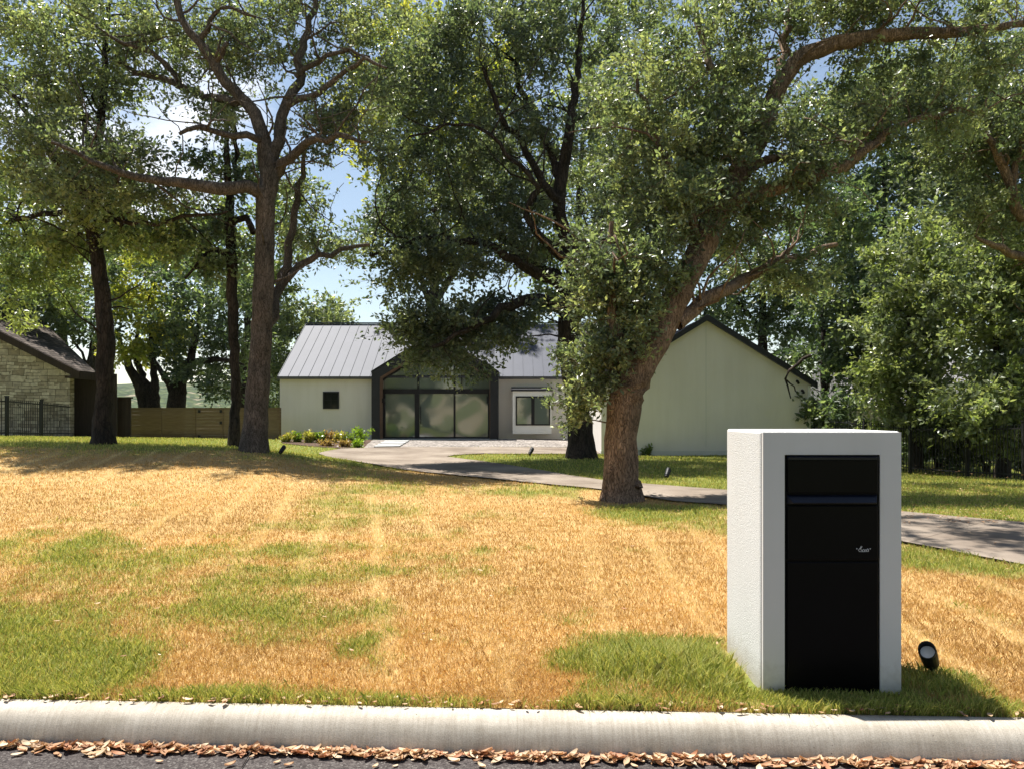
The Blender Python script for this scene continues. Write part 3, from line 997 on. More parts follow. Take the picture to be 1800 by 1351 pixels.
t.limb([(1310,285,13.1,24),(1290,220,13.3,18),(1255,140,13.5,14),(1230,60,13.7,10),(1215,-30,13.8,7)], 10)
t.limb([(1345,215,13.3,20),(1370,130,13.6,16),(1385,50,13.8,12),(1395,-40,14,8)], 10)
t.limb([(1190,570,12.3,26),(1232,532,12.6,24),(1290,502,13.0,21),(1340,472,13.4,17),(1400,452,13.8,13),(1470,430,14.2,8)], 10)
t.ramify(60, 1.3)
t.clumps([(1085,560,11.9,75,90,.7,80), (1070,470,11.9,80,80,.7,62), (1050,640,11.9,60,60,.5,44), (1035,705,11.8,45,40,.4,20), (1100,600,12.0,35,60,.4,14), (1150,455,12.0,60,60,.6,36),
          (1180,370,12.4,90,80,.9,60), (1140,270,12.8,100,90,1.0,66), (1150,160,13.1,110,90,1.2,66), (1230,90,13.5,110,90,1.2,56), (1225,250,12.9,80,90,.9,44), (1300,180,13.2,70,70,.9,26),
          (1330,40,13.6,120,70,1.2,44), (1450,30,13.6,110,60,1.2,40), (1570,20,13.4,120,60,1.1,44), (1700,20,13.3,110,60,1.0,40), (1540,120,13.6,110,40,.9,22),
          (1440,260,12.7,90,40,.8,34), (1540,215,12.7,80,50,.8,36), (1400,350,12.8,100,40,.8,30), (1310,400,12.8,70,50,.7,26), (1640,190,12.9,70,50,.8,26), (1360,480,13.5,90,40,.8,30), (1240,330,13,60,60,.7,22), (1300,210,12.5,55,70,.5,20), (1195,335,12.1,50,50,.5,22), (1265,300,12.3,45,40,.4,16), (1420,290,12.3,70,35,.5,20), (1480,20,13,80,30,.6,20), (1700,110,13.1,90,50,.9,28), (1260,-150,9.8,110,50,.8,24), (1400,-160,10.2,120,50,.9,26), (1130,-190,11.6,120,60,.9,22), (1560,-110,11,120,60,1,26), (1450,-60,15.5,130,60,1.4,30), (1600,-80,15.5,120,60,1.4,30), (1330,-40,15.2,120,60,1.4,26)],  # clumps above the frame are added to shade the driveway and right lawn
         100, 0.082, 0.50, 0.38, 6, OAK, back=0.15)
p = hit(1092,884)
t.build('oak_tree', (*p, g1(*p)), 'leaning brown-barked oak nearest the street, in front of the white gable', 'tree', bark='bark_oak')

# --- dark oak on the grass island, in front of the house
t = Tree(12)
Yb = 20.3
t.limb([(1022,805,Yb,46),(1020,760,Yb,43),(1014,700,Yb,40),(1003,640,Yb,36),(996,590,Yb,36),(1002,540,Yb,40),(1012,495,Yb,36),(1010,455,Yb,28),(992,410,Yb,24),(982,360,Yb,22),(986,310,Yb,22),(996,262,Yb,20),(1003,215,Yb,16),(1010,160,Yb+.2,13),(1020,80,Yb+.4,9),(1025,0,Yb+.5,6)], 14, 0.02, True)
t.limb([(998,545,Yb,26),(965,530,Yb-.3,22),(925,528,Yb-.8,19),(885,545,Yb-1.3,15),(845,570,Yb-1.7,12),(800,590,Yb-2,9),(760,610,Yb-2.2,6)], 10)
t.limb([(1005,510,Yb,26),(975,492,Yb-.2,22),(935,478,Yb-.5,19),(890,450,Yb-.8,16),(840,428,Yb-1,14),(790,418,Yb-1.3,12),(740,418,Yb-1.5,10),(690,440,Yb-1.7,7),(650,450,Yb-1.8,5)], 10)
t.limb([(985,490,Yb,20),(930,455,Yb+.5,16),(880,415,Yb+.8,14),(830,390,Yb+1,12),(770,350,Yb+1.1,9),(720,320,Yb+1.2,6)], 8)
t.limb([(985,365,Yb,18),(960,330,Yb-.3,15),(915,250,Yb-.6,12),(880,200,Yb-.8,10),(850,120,Yb-1,7)], 8)
t.limb([(984,315,Yb,16),(965,260,Yb+.2,13),(912,150,Yb+.5,10),(915,80,Yb+.7,8),(920,0,Yb+.8,5)], 8)
t.limb([(1008,470,Yb,18),(935,400,Yb-.8,13),(930,350,Yb-1,12),(945,330,Yb-1.1,10),(900,280,Yb-1.3,8),(830,220,Yb-1.5,6),(720,240,Yb-1.8,4)], 8)
t.limb([(1012,500,Yb,26),(1060,440,Yb+.4,20),(1110,380,Yb+.8,15),(1160,330,Yb+1,11)], 8)
t.limb([(1010,560,Yb,18),(1070,520,Yb+.5,14),(1120,500,Yb+1,10)], 8)
t.ramify(110, 2.0)
t.clumps([(885,555,Yb-1.2,60,32,1.0,36), (785,574,Yb-1.8,86,36,1.2,74), (735,575,Yb-2,48,36,1.0,34), (812,640,Yb-1.8,44,24,.7,15), (752,628,Yb-2,45,14,.7,12), (945,545,Yb-.8,36,28,.8,14), (870,600,Yb-1.6,50,22,.8,22),
          (700,470,Yb-1.6,65,50,1.2,44), (770,450,Yb-1.3,90,55,1.3,60), (850,430,Yb-.8,100,60,1.5,60), (690,390,Yb-1.2,65,60,1.2,40), (780,360,Yb,110,70,1.6,60), (870,330,Yb,110,80,1.8,60),
          (940,250,Yb,100,90,1.8,56), (830,230,Yb-.8,110,80,1.6,56), (760,200,Yb-1.0,80,80,1.4,36), (880,110,Yb-.5,120,90,1.8,70), (980,90,Yb,100,90,1.8,56), (790,90,Yb-.8,90,80,1.5,44), (930,420,Yb-.5,80,70,1.4,40), (700,280,Yb-1.4,50,60,1,22),
          (1060,420,Yb+.6,80,70,1.2,30), (1100,350,Yb+1,80,60,1.2,30), (900,20,Yb,160,50,1.8,54), (760,30,Yb-.6,90,50,1.5,30), (1150,280,Yb+1.5,110,80,1.8,46), (1250,320,Yb+2.5,100,70,1.8,40), (1120,150,Yb+1.5,120,90,1.8,46), (1270,180,Yb+2.5,110,90,1.8,40), (1150,30,Yb+1.5,140,60,1.8,40), (700,160,Yb-1,60,90,1.4,30), (1000,-60,Yb+1,220,60,2.4,70), (1180,-90,Yb+2,170,70,2.6,56), (1050,40,Yb+1.5,120,70,2,30), (1330,-60,Yb+3,130,70,2.4,40), (860,255,24.5,80,70,1.6,36), (950,330,24,60,60,1.5,26), (1020,330,24.5,70,70,1.5,30), (1120,300,25,80,80,1.6,36), (1210,330,25,70,70,1.6,30), (1090,200,24.5,90,80,1.6,36)],  # right-hand, rear and above-frame clumps are added to shade the island and gable
         72, 0.120, 0.50, 0.54, 6, OAKD, back=0.5)
p = hit(1022,805)
t.build('oak_tree', (*p, g1(*p)), 'black-trunked oak on the grass island, its low branch hanging over the entrance', 'tree', bark='bark_dark')

# --- grey trunk on the left
t = Tree(13)
Yc = 16.0
t.limb([(446,795,Yc,41),(448,760,Yc,41),(451,700,Yc,41),(457,610,Yc,37),(462,520,Yc,36),(465,430,Yc,33),(469,350,Yc,32),(473,305,Yc,32),(464,245,Yc,24),(446,200,Yc,21),(425,172,Yc,20),(398,145,Yc-.1,18),(375,110,Yc-.2,17),(348,72,Yc-.3,15),(322,40,Yc-.3,13),(312,5,Yc-.3,12),(305,-60,Yc-.3,10)], 18, 0.014, True)
t.limb([(474,305,Yc,24),(486,250,Yc+.1,21),(496,205,Yc+.2,19),(515,160,Yc+.3,16),(528,110,Yc+.4,14),(541,55,Yc+.5,12),(552,0,Yc+.6,9),(556,-60,Yc+.6,7)], 10)
t.limb([(480,312,Yc,20),(500,290,Yc-.1,18),(530,262,Yc-.3,15),(560,243,Yc-.5,12),(610,240,Yc-.7,8),(650,250,Yc-.8,5)], 8)
t.limb([(470,345,Yc,26),(430,332,Yc-.3,22),(390,337,Yc-.6,22),(340,325,Yc-.8,20),(290,320,Yc-1,15),(240,310,Yc-1.1,13),(195,298,Yc-1.2,11),(140,272,Yc-1.4,8),(90,250,Yc-1.6,5)], 12)
t.limb([(462,240,Yc,15),(430,240,Yc-.4,13),(390,232,Yc-.7,11),(350,226,Yc-.9,9),(315,236,Yc-1.1,6)], 8)
t.limb([(425,175,Yc,17),(385,175,Yc+.3,14),(345,160,Yc+.5,13),(305,145,Yc+.6,12),(270,138,Yc+.7,11),(225,120,Yc+.8,9),(190,100,Yc+.9,6)], 8)
t.limb([(315,142,Yc+.5,11),(290,105,Yc+.3,9),(240,85,Yc+.1,8),(195,65,Yc,6)], 8)
t.limb([(505,185,Yc+.2,14),(545,170,Yc,12),(590,140,Yc-.2,9),(640,105,Yc-.4,7),(680,120,Yc-.5,4)], 8)
t.limb([(520,135,Yc+.3,10),(560,110,Yc+.1,9),(600,90,Yc,7),(650,100,Yc-.2,4)], 8)
t.limb([(376,112,Yc-.2,12),(395,85,Yc-.4,9),(400,75,Yc-.4,7)], 8)
t.limb([(348,72,Yc-.3,10),(370,30,Yc-.5,8),(400,12,Yc-.6,6),(450,30,Yc-.7,4)], 8)
t.limb([(470,570,Yc+.2,20),(484,535,Yc+.5,18),(497,490,Yc+.8,16),(508,430,Yc+1,14),(520,370,Yc+1.1,12),(530,310,Yc+1.2,9),(540,240,Yc+1.2,6)], 10)
t.limb([(497,500,Yc+.8,14),(525,468,Yc+.9,13),(560,448,Yc+1,11),(600,437,Yc+1.1,9),(650,430,Yc+1.2,6)], 8)
t.ramify(110, 1.7)
t.clumps([(320,60,Yc-.3,130,70,1.5,60), (200,90,Yc,120,70,1.6,56), (80,90,Yc-.5,100,90,1.6,50), (170,180,Yc+.2,70,60,1.3,26), (60,220,Yc-1.5,80,60,1.2,30), (150,270,Yc-1.3,80,40,1.0,30), (240,290,Yc-1.1,60,30,.9,20),
          (420,50,Yc-.3,90,70,1.4,40), (440,120,Yc,70,50,1.2,24), (560,60,Yc+.3,100,80,1.4,52), (640,120,Yc-.3,60,60,1.0,26), (600,200,Yc-.2,70,50,1.0,26), (560,240,Yc-.4,60,40,.9,20), (650,260,Yc-.6,40,40,.8,14), (370,185,Yc-.2,50,30,1.0,14), (400,210,Yc-.5,50,30,.9,12),
          (300,345,Yc-.9,60,25,.8,14), (210,330,Yc-1.1,70,30,.9,20), (120,320,Yc-1.4,80,40,1,22), (530,330,Yc+1.1,50,60,1,18), (570,430,Yc+1.1,55,40,.9,18), (620,440,Yc+1.2,40,35,.8,12), (520,420,Yc+1,40,50,.9,10), (20,20,Yc-.5,80,50,1.4,26), (660,40,Yc+.2,60,50,1.1,20), (480,20,Yc,70,40,1.2,18), (420,-90,Yc+1.5,130,60,1.6,40), (260,-100,Yc+1.5,130,60,1.6,40), (560,-80,Yc+1.5,110,60,1.6,34)],  # unseen clumps above the frame, added to deepen shade on the left lawn
         78, 0.100, 0.46, 0.48, 6, OAK, back=0.75)
p = hit(446,795)
t.build('elm_tree', (*p, g1(*p)), 'tall grey-barked tree left of the house, forking high over the lawn', 'tree', bark='bark_grey')

# --- dark trunk far left
t = Tree(14)
Yd = 17.0
t.limb([(182,783,Yd,36),(182,740,Yd,31),(183,680,Yd,29),(187,600,Yd,29),(181,530,Yd,26),(172,460,Yd,24),(163,400,Yd,22),(162,340,Yd,20),(170,270,Yd+.2,16),(180,190,Yd+.3,13),(186,100,Yd+.4,10),(190,10,Yd+.5,7)], 12, 0.014, True)
t.limb([(163,390,Yd,16),(145,340,Yd-.3,15),(125,310,Yd-.5,13),(95,275,Yd-.7,11),(70,220,Yd-.8,9),(20,170,Yd-1,7),(-30,120,Yd-1,5)], 8)
t.limb([(172,385,Yd,12),(220,390,Yd-.5,9),(280,392,Yd-.8,7),(340,378,Yd-1,6),(400,372,Yd-1,4)], 8)
t.limb([(165,400,Yd,13),(110,375,Yd+.3,11),(60,380,Yd+.5,9),(0,400,Yd+.6,7)], 8)
t.limb([(170,290,Yd+.2,10),(150,230,Yd+.6,9),(130,150,Yd+.8,7),(110,60,Yd+1,5)], 8)
t.ramify(60, 1.5)
t.clumps([(120,420,Yd+.2,110,50,1.2,50), (40,430,Yd+.3,80,70,1.2,46), (220,400,Yd-.4,90,45,1.1,36), (30,300,Yd-.5,90,60,1.3,40), (130,330,Yd,80,60,1.3,36), (280,420,Yd-.6,70,40,1.0,22), (70,190,Yd-.3,90,60,1.4,36), (180,120,Yd+.5,90,80,1.4,36), (60,60,Yd+.3,110,70,1.5,44), (230,30,Yd+.5,100,60,1.4,32), (60,-70,Yd+1,150,60,1.6,40), (-120,40,Yd+1,100,120,1.6,40), (-10,520,Yd+.8,50,60,1,22), (90,500,Yd+.9,70,40,.9,22)],  # clumps outside the frame are put in to shade the lawn below
         80, 0.112, 0.48, 0.50, 6, ELM, back=0.5)
p = hit(182,783)
t.build('elm_tree', (*p, g1(*p)), 'slender black-barked tree in front of the dark plank fence', 'tree', bark='bark_dark')

# --- thin dark trunk beside the grey one
t = Tree(15)
Ye = 17.4
t.limb([(414,788,Ye,21),(413,740,Ye,18),(413,650,Ye,17),(409,560,Ye,18),(407,480,Ye,19),(404,400,Ye,17),(402,330,Ye,13),(398,270,Ye,10),(396,230,Ye,7),(392,170,Ye,5)], 10, 0.014, True)
t.limb([(410,450,Ye,9),(380,442,Ye-.2,8),(350,455,Ye-.4,6),(325,490,Ye-.5,4)], 8)
t.limb([(407,400,Ye,12),(430,385,Ye-.2,12),(446,410,Ye-.3,10)], 8)
t.limb([(416,335,Ye,9),(415,270,Ye+.1,8),(412,200,Ye+.2,5)], 8)
t.clumps([(405,430,Ye,26,90,.5,26), (350,440,Ye-.3,50,40,.7,18), (395,290,Ye,50,50,.8,16), (330,400,Ye,50,40,.7,14), (440,330,Ye+.3,40,40,.7,10)],
         80, 0.115, 0.50, 0.42, 6, DEEP)
p = hit(414,788)
t.build('elm_tree', (*p, g1(*p)), 'thin dark trunk standing close beside the thick grey trunk', 'tree', bark='bark_dark')

# --- simpler trees: crowns as blobs, trunk and limbs grown to them
def simple(seed, name, base, w, tops, blobs, leafn, L, cols, label, bark='bark_dark', spread=0.7, group=None, tw=6, limbs=(), build=True):
    t = Tree(seed)
    bx, by, Y = base
    g = g1((bx-900)/F*Y, Y)
    P0 = np.append(np.array(((bx-900)/F*Y, Y, g)), w/2/F*Y)
    for i, top in enumerate(tops):
        path = [P0]
        m = len(top)
        for k, (px, py, dy) in enumerate(top):
            path.append(np.append(at(px, py, Y+dy), max(w*(1-(k+1)/(m+0.6))*(0.9 if i == 0 else 0.65), 3)/2/F*Y))
        t.limb3(path, 9, 0.03, i == 0)
    for lb in limbs: t.limb(lb, 8)
    t.clumps(blobs, leafn, L*1.22, 0.54, spread, tw, cols, maxr=0.09)
    return t.build(name, tuple(P0[:3]), label, 'tree', group, bark)

# behind the plank fence
simple(21, 'elm_tree', (268,800,37), 34, [[(250,690,0),(225,640,-.4),(208,590,-.5)], [(262,690,0),(240,630,.4),(245,560,.5)], [(272,690,0),(268,610,0),(262,520,0)]],
       [(255,560,37,62,60,2,46), (240,620,37,48,35,1.5,20), (290,600,37,40,50,1.5,20), (225,520,37,50,40,1.8,20), (250,480,37,60,40,1.8,20)], 70, 0.19, YEL, 'sunlit yellow-green tree with several stems behind the plank fence', spread=0.85)
simple(22, 'oak_tree', (306,800,36), 34, [[(310,690,0),(325,650,0),(345,600,0),(350,520,0)], [(308,700,0),(285,655,-.3),(262,625,-.4)], [(325,655,0),(375,632,-.5),(425,640,-.8)]],
       [(345,560,36,70,60,2.2,56), (330,640,36,55,40,1.6,30), (385,680,35.5,38,32,1.2,18), (400,600,36,50,50,1.8,30), (330,480,36,70,50,2.2,36), (410,510,36,50,60,2,26)], 70, 0.17, DEEP, 'dark green oak behind the plank fence, branching low to the right', spread=0.8)
simple(23, 'oak_tree', (555,800,47), 26, [[(550,700,0),(545,620,0),(545,560,0)]],
       [(545,565,47,62,42,3,60), (500,600,46,50,50,2.6,34), (590,590,47,30,40,2,16), (470,640,46,45,50,2,26), (480,700,45.5,50,40,2,24)], 74, 0.20, OAK, 'rounded grey-green oak crown rising behind the left end of the metal roof', spread=0.9)
simple(24, 'oak_tree', (150,800,34), 14, [[(146,690,0),(152,640,0),(120,580,0)], [(146,690,0),(160,600,.2),(170,540,.3)]],
       [(90,520,34,75,60,2,52), (140,570,34,45,50,1.8,26), (60,580,33.6,50,25,1.4,20), (40,470,34,70,50,2,36), (130,470,34,70,50,2,30), (50,505,30.2,75,45,1.2,40), (115,540,29.8,42,32,.9,20), (5,540,30.5,40,30,1,16)], 70, 0.17, DEEP, 'shady tree over the brown shingled roof at far left', spread=0.8)
simple(25, 'elm_tree', (120,800,46), 26, [[(110,600,0),(120,480,0),(130,380,0)], [(60,560,0),(30,450,0)], [(180,560,0),(230,450,0),(250,380,0)]],
       [(60,380,46,110,90,3.5,56), (200,400,46,90,80,3,50), (130,330,46,110,60,3,36), (290,440,46,70,60,3,30), (30,480,46,80,60,3,36)], 76, 0.24, ELM, 'bright leafy tree filling the gap behind the far left trunk', spread=1.05)
simple(26, 'elm_tree', (430,800,44), 24, [[(430,640,0),(440,520,0),(450,420,0)], [(430,620,0),(500,500,0)]],
       [(440,500,44,60,80,2.4,40), (480,410,44,60,80,2.4,34), (520,370,44,35,45,2,12), (390,400,44,50,60,2,22), (340,420,44,50,60,2.4,24)], 74, 0.22, ELM, 'light green tree seen between the grey trunk and the house', spread=1.0)
# behind the house
simple(31, 'elm_tree', (760,800,44), 30, [[(760,600,0),(765,450,0),(770,300,0),(775,150,0)], [(760,560,0),(690,380,0),(650,200,0)], [(760,560,0),(850,400,0),(900,250,0)]],
       [(720,330,44,70,90,3.5,46), (770,200,44,110,100,4,80), (700,130,44,60,100,3,40), (850,300,44,90,100,3.6,56), (860,150,44,90,90,3.4,46), (740,40,44,120,60,3.5,46), (800,420,44,80,60,3,30), (640,180,43,40,110,2.5,26)], 76, 0.24, YEL, 'tall yellow-green tree rising behind the middle of the house', spread=1.1)
simple(32, 'elm_tree', (1010,800,46), 30, [[(1010,600,0),(1015,450,0),(1020,300,0),(1040,120,0)], [(1010,560,0),(1080,400,0),(1120,250,0)]],
       [(960,450,46,70,80,3,36), (1030,330,46,90,100,3.5,50), (1110,420,46,90,90,3.5,46), (1060,180,46,100,100,3.5,50), (1060,520,46,90,50,3,30), (1080,50,46,90,70,3.4,30)], 72, 0.25, ELM, 'mid green tree rising behind the right half of the metal roof', spread=1.1)
simple(33, 'oak_tree', (1340,800,38), 26, [[(1340,620,0),(1340,500,0),(1330,380,0)], [(1340,590,0),(1400,470,0)], [(1340,600,0),(1270,500,0)]],
       [(1300,480,38,90,70,2.8,60), (1390,520,38,70,60,2.6,40), (1330,400,38,90,70,2.8,50), (1300,560,38,80,40,2.4,34), (1400,600,38,60,40,2,30), (1430,430,38,60,80,2.4,34), (1250,400,38,60,60,2.4,24)], 72, 0.19, DEEP, 'dark green oak behind the ridge of the white gable', spread=0.9)
# woodland at right, along the iron fence
simple(41, 'cedar_elm_tree', (1455,820,27), 18, [[(1450,700,0),(1446,560,0),(1440,420,0)], [(1452,680,0),(1490,560,0),(1520,460,0)]],
       [(1470,520,27,60,80,1.8,44), (1500,630,26.5,60,70,1.6,46), (1460,730,26,45,50,1.4,30), (1500,430,27,70,80,2,44), (1530,560,26.5,60,80,1.8,46), (1440,630,27.5,35,60,1.4,20), (1450,380,27,60,70,2,30)],
       80, 0.15, DEEP, 'tree with a slim straight trunk just right of the white gable corner', spread=0.66, limbs=[[(1425,625,24.6,6),(1395,640,24.6,5),(1382,665,24.5,4),(1390,700,24.5,2)], [(1383,668,24.5,3),(1402,690,24.5,2)]])
simple(42, 'cedar_elm_tree', (1610,835,22.5), 20, [[(1612,720,0),(1600,600,0),(1590,480,0)], [(1612,720,0),(1660,600,0),(1680,500,0)]],
       [(1590,560,22.5,70,80,1.5,60), (1640,650,22,70,70,1.4,56), (1570,680,22.2,55,55,1.2,40), (1660,530,22.5,70,80,1.5,56), (1620,450,22.8,80,70,1.6,50), (1610,740,21.8,50,35,1,26), (1680,740,21.4,45,40,1,24)],
       84, 0.135, tuple(OAK[1:]) + (ELM[2],), 'leafy tree behind the iron fence directly above the mailbox pillar', spread=0.6)
simple(43, 'cedar_elm_tree', (1762,848,19.5), 24, [[(1762,740,0),(1750,620,0),(1740,500,0)], [(1762,740,0),(1810,600,0),(1830,480,0)]],
       [(1740,560,19.5,70,80,1.3,66), (1790,650,19.2,70,70,1.2,56), (1720,720,19,60,45,1,40), (1790,760,18.7,50,40,.9,30), (1800,520,19.5,70,80,1.3,56), (1730,460,19.8,80,60,1.4,46), (1860,620,19.5,60,100,1.2,46)],
       84, 0.12, tuple(OAK[1:]) + (ELM[2],), 'leafy tree at the right edge whose lowest sprays hide the iron fence', spread=0.54)
simple(44, 'oak_tree', (1570,820,34), 30, [[(1570,600,0),(1560,420,0),(1550,260,0)], [(1570,560,0),(1640,380,0),(1660,250,0)]],
       [(1520,330,34,100,90,3,70), (1610,300,34,90,90,3,60), (1480,230,34,80,80,2.8,40), (1570,180,34,100,80,3,50), (1690,260,34,80,90,3,50), (1640,400,34,90,80,3,56), (1520,440,34,70,60,2.6,36)],
       78, 0.18, DEEP, 'tall dark tree standing behind the others above the iron fence', spread=0.9)
simple(45, 'oak_tree', (1790,820,29), 34, [[(1780,600,0),(1770,440,0),(1760,300,0)], [(1780,600,0),(1840,400,0)]],
       [(1760,330,29,90,90,2.6,70), (1820,430,29,80,90,2.4,56), (1730,430,29,70,70,2.2,44), (1800,220,29,90,90,2.6,50), (1680,340,29,70,70,2.4,40), (1720,200,29,70,70,2.4,30), (1880,300,29,70,120,2.4,40)],
       78, 0.17, OAKD, 'tall grey-green tree at the right edge behind the lower trees', spread=0.85)
for k, (px, Y_, w2, h2, pal_, txt) in enumerate([(1455,26.5,50,60,DEEP,'dark shrub beside the right corner of the white gable'), (1545,24.5,55,55,OAKD,'grey-green shrub behind the iron fence above the pillar top'),
        (1650,23,55,50,DEEP,'dark shrub behind the middle of the right iron fence'), (1735,21.8,50,50,ELM,'mid green shrub behind the right part of the iron fence'), (1815,20.5,50,60,OAKD,'grey-green shrub behind the iron fence at the photo edge')]):
    simple(60+k, 'fence_shrub', (px, 830, Y_), 8, [[(px-8, 800, 0), (px-15, 770, 0)], [(px+5, 800, 0), (px+18, 765, 0)]],
           [(px, 775, Y_, w2, h2*.8, .7, 34), (px-15, 800, Y_, w2, 25, .6, 18)], 70, 0.11, pal_, txt, spread=0.42, group='shrubs behind the right fence')
t = Tree(46)
t.limb3([np.array((11.6, 15.5, g1(11.6,15.5), .24)), np.append(at(1880,620,15.5), .2), np.append(at(1860,480,15.4), .16), np.append(at(1815,395,15.2), .13), np.append(at(1790,370,15), .11), np.append(at(1765,300,14.9), .09), np.append(at(1738,250,14.8), .07), np.append(at(1700,205,14.8), .04)], 10, 0.02, True)
t.limb([(1866,500,15.4,20),(1810,455,15.1,17),(1765,440,14.9,13),(1735,428,14.8,9),(1715,415,14.7,4)], 10)
t.limb([(1775,330,14.9,12),(1800,250,14.8,9),(1805,150,14.8,6)], 8)
t.ramify(25, 1.2)
t.clumps([(1730,260,14.8,80,60,1.1,50), (1790,300,15,70,60,1.1,44), (1660,250,14.7,50,40,.9,20), (1780,180,15,80,60,1.2,44), (1740,380,14.8,60,40,.9,24), (1820,400,15.2,60,50,1,30), (1790,80,15,70,50,1.2,30), (1480,190,16.5,90,60,1.2,36), (1600,150,16.5,80,60,1.2,36), (1385,210,16.2,70,60,1.2,26), (1690,120,17,80,60,1.2,30), (1860,230,15.3,70,100,1.3,40)], 92, 0.096, 0.48, 0.44, 6, OAK, back=0.4)  # clumps reaching far left of the trunk are added to shade the right lawn
t.build('oak_tree', (11.6, 15.5, g1(11.6,15.5)), 'oak reaching in from beyond the right edge with bare reddish limbs', 'tree', bark='bark_oak')
# across the street, only seen mirrored in the entrance glass
proto = None
for k, (x_, y_, s_) in enumerate([(-13, -24, 1), (-3, -27, 1.1), (7, -23, .95), (17, -26, 1.05), (-24, -27, 1.1)]):
    if proto is None:
        t = Tree(50)
        t.limb3([np.array((0,30,0,.3)), np.array((0,30,2.5,.24)), np.array((.4,30,5,.15)), np.array((.2,30,8,.06))], 10, .03, True)
        t.clumps([(900,460,30,190,100,4,90), (900,330,30,150,90,3.6,60), (800,570,30,130,60,3,50), (1000,570,30,130,60,3,50), (900,650,30,260,45,2.5,90)], 80, 0.28, 0.5, 1.0, 6, ELM, maxr=.09)
        proto = t.build('street_tree', (0, 30, 0), 'round leafy tree across the street, mirrored in the entrance glass', 'tree', 'trees across the street')
        o = proto
    else:
        o = proto.copy(); C.objects.link(o)
        for ch in proto.children:
            d = ch.copy(); C.objects.link(d); d.parent = o
    o.location = (x_, y_, 0.03)
    o.scale = (s_, s_, s_)
    o.rotation_euler = (0, 0, k*1.3)

# ---------------------------------------------------------------- the house
HX0, HX1, HY0, HYR = -10.36, 6.4, 33.0, 37.4
EAVE, RIDGE, BASE = 3.18, 5.99, 0.35
house = empty('house', (-3.4, 33, g1(-3.4, 33)), 'white stucco house with grey standing-seam metal roof and black glazed entrance gable', 'house')
GX0, GX1, GY0 = 3.14, 10.5, 26.0
GC, GE, GA = (GX0+GX1)/2, 2.59, 4.86
mb = MB()
# main body, gable ends left and right
mb.prism([(HX0,HY0,BASE-0.6),(HX0,HYR*2-HY0,BASE-0.6),(HX0,HYR*2-HY0,EAVE),(HX0,HYR,RIDGE),(HX0,HY0,EAVE)], (HX1-HX0,0,0))
house_wall = mb.build('wall', M['stucco'], house)
mb = MB()
mb.prism([(GX0,GY0,-0.5),(GX1,GY0,-0.5),(GX1,GY0,GE),(GC,GY0,GA),(GX0,GY0,GE)], (0,11,0))
gw = mb.build('wall', M['stucco'], house)
gw['label'] = 'plain white gable end wall'
# base course and fine control joint
mb = MB()
mb.box(GX0-0.012, GX1+0.012, GY0-0.012, GY0+0.3, -0.5, g1(6.5, 26)+0.16)
mb.box(GC-0.012, GC+0.012, GY0-0.004, GY0+0.05, 0.4, GA-0.12)
mb.build('control_joint', noisy('joint_grey', (0.58,0.57,0.53), (0.64,0.63,0.59), 2, 0.9, 0), gw)
# main roof: two slopes with standing seams
def roof_slope(name, a, b, c, d, pitch, mat, parent, th=0.07, seamh=0.022, seamw=0.02):
    """a,b = eave left/right, c,d = ridge right/left"""
    a, b, c, d = [np.array(v, float) for v in (a, b, c, d)]
    nrm = np.cross(b-a, d-a); nrm /= np.linalg.norm(nrm)
    if nrm[2] < 0: nrm = -nrm
    mb = MB()
    mb.prism([a, b, c, d], -nrm*th)
    n = max(2, int(round(np.linalg.norm(b-a)/pitch)))
    for k in range(n+1):
        p, q_ = a + (b-a)*k/n, d + (c-d)*k/n
        mb.beam(p + nrm*(seamh/2+0.001), q_ + nrm*(seamh/2+0.001), seamw, seamh, nrm)
    return mb.build(name, mat, parent)
ov = 0.10
sl = (RIDGE-EAVE)/(HYR-HY0)
zt = 0.09
front = roof_slope('roof', (HX0-.06, HY0-ov, EAVE-sl*ov+zt), (HX1, HY0-ov, EAVE-sl*ov+zt), (HX1, HYR, RIDGE+zt), (HX0-.06, HYR, RIDGE+zt), 0.46, M['metal_roof'], house)
front['label'] = 'grey standing-seam metal roof over the main wing'
mb = MB()
mb.prism([(HX0-.06,HYR+.01,RIDGE+zt-.005),(HX1,HYR+.01,RIDGE+zt-.005),(HX1,HYR*2-HY0+ov,EAVE+zt),(HX0-.06,HYR*2-HY0+ov,EAVE+zt)], (0,0,-.07))
mb.beam((HX0-.07,HYR,RIDGE+zt+.05),(HX1,HYR,RIDGE+zt+.05),.22,.05)
mb.build('ridge_cap', M['metal_roof'], front)
mb = MB()
mb.box(HX0-.07, -6.13, HY0-ov-.11, HY0-ov-.004, EAVE-.09, EAVE+.03)
M['gutter'] = noisy('gutter_grey', (0.07,0.07,0.075), (0.1,0.1,0.11), 5, 0.4, 0)
mb.build('gutter', M['gutter'], front)
mb = MB()
mb.box(-.585, 2.7, HY0-ov-.11, HY0-ov-.004, EAVE-.09, EAVE+.03)
mb.build('gutter', M['gutter'], front)
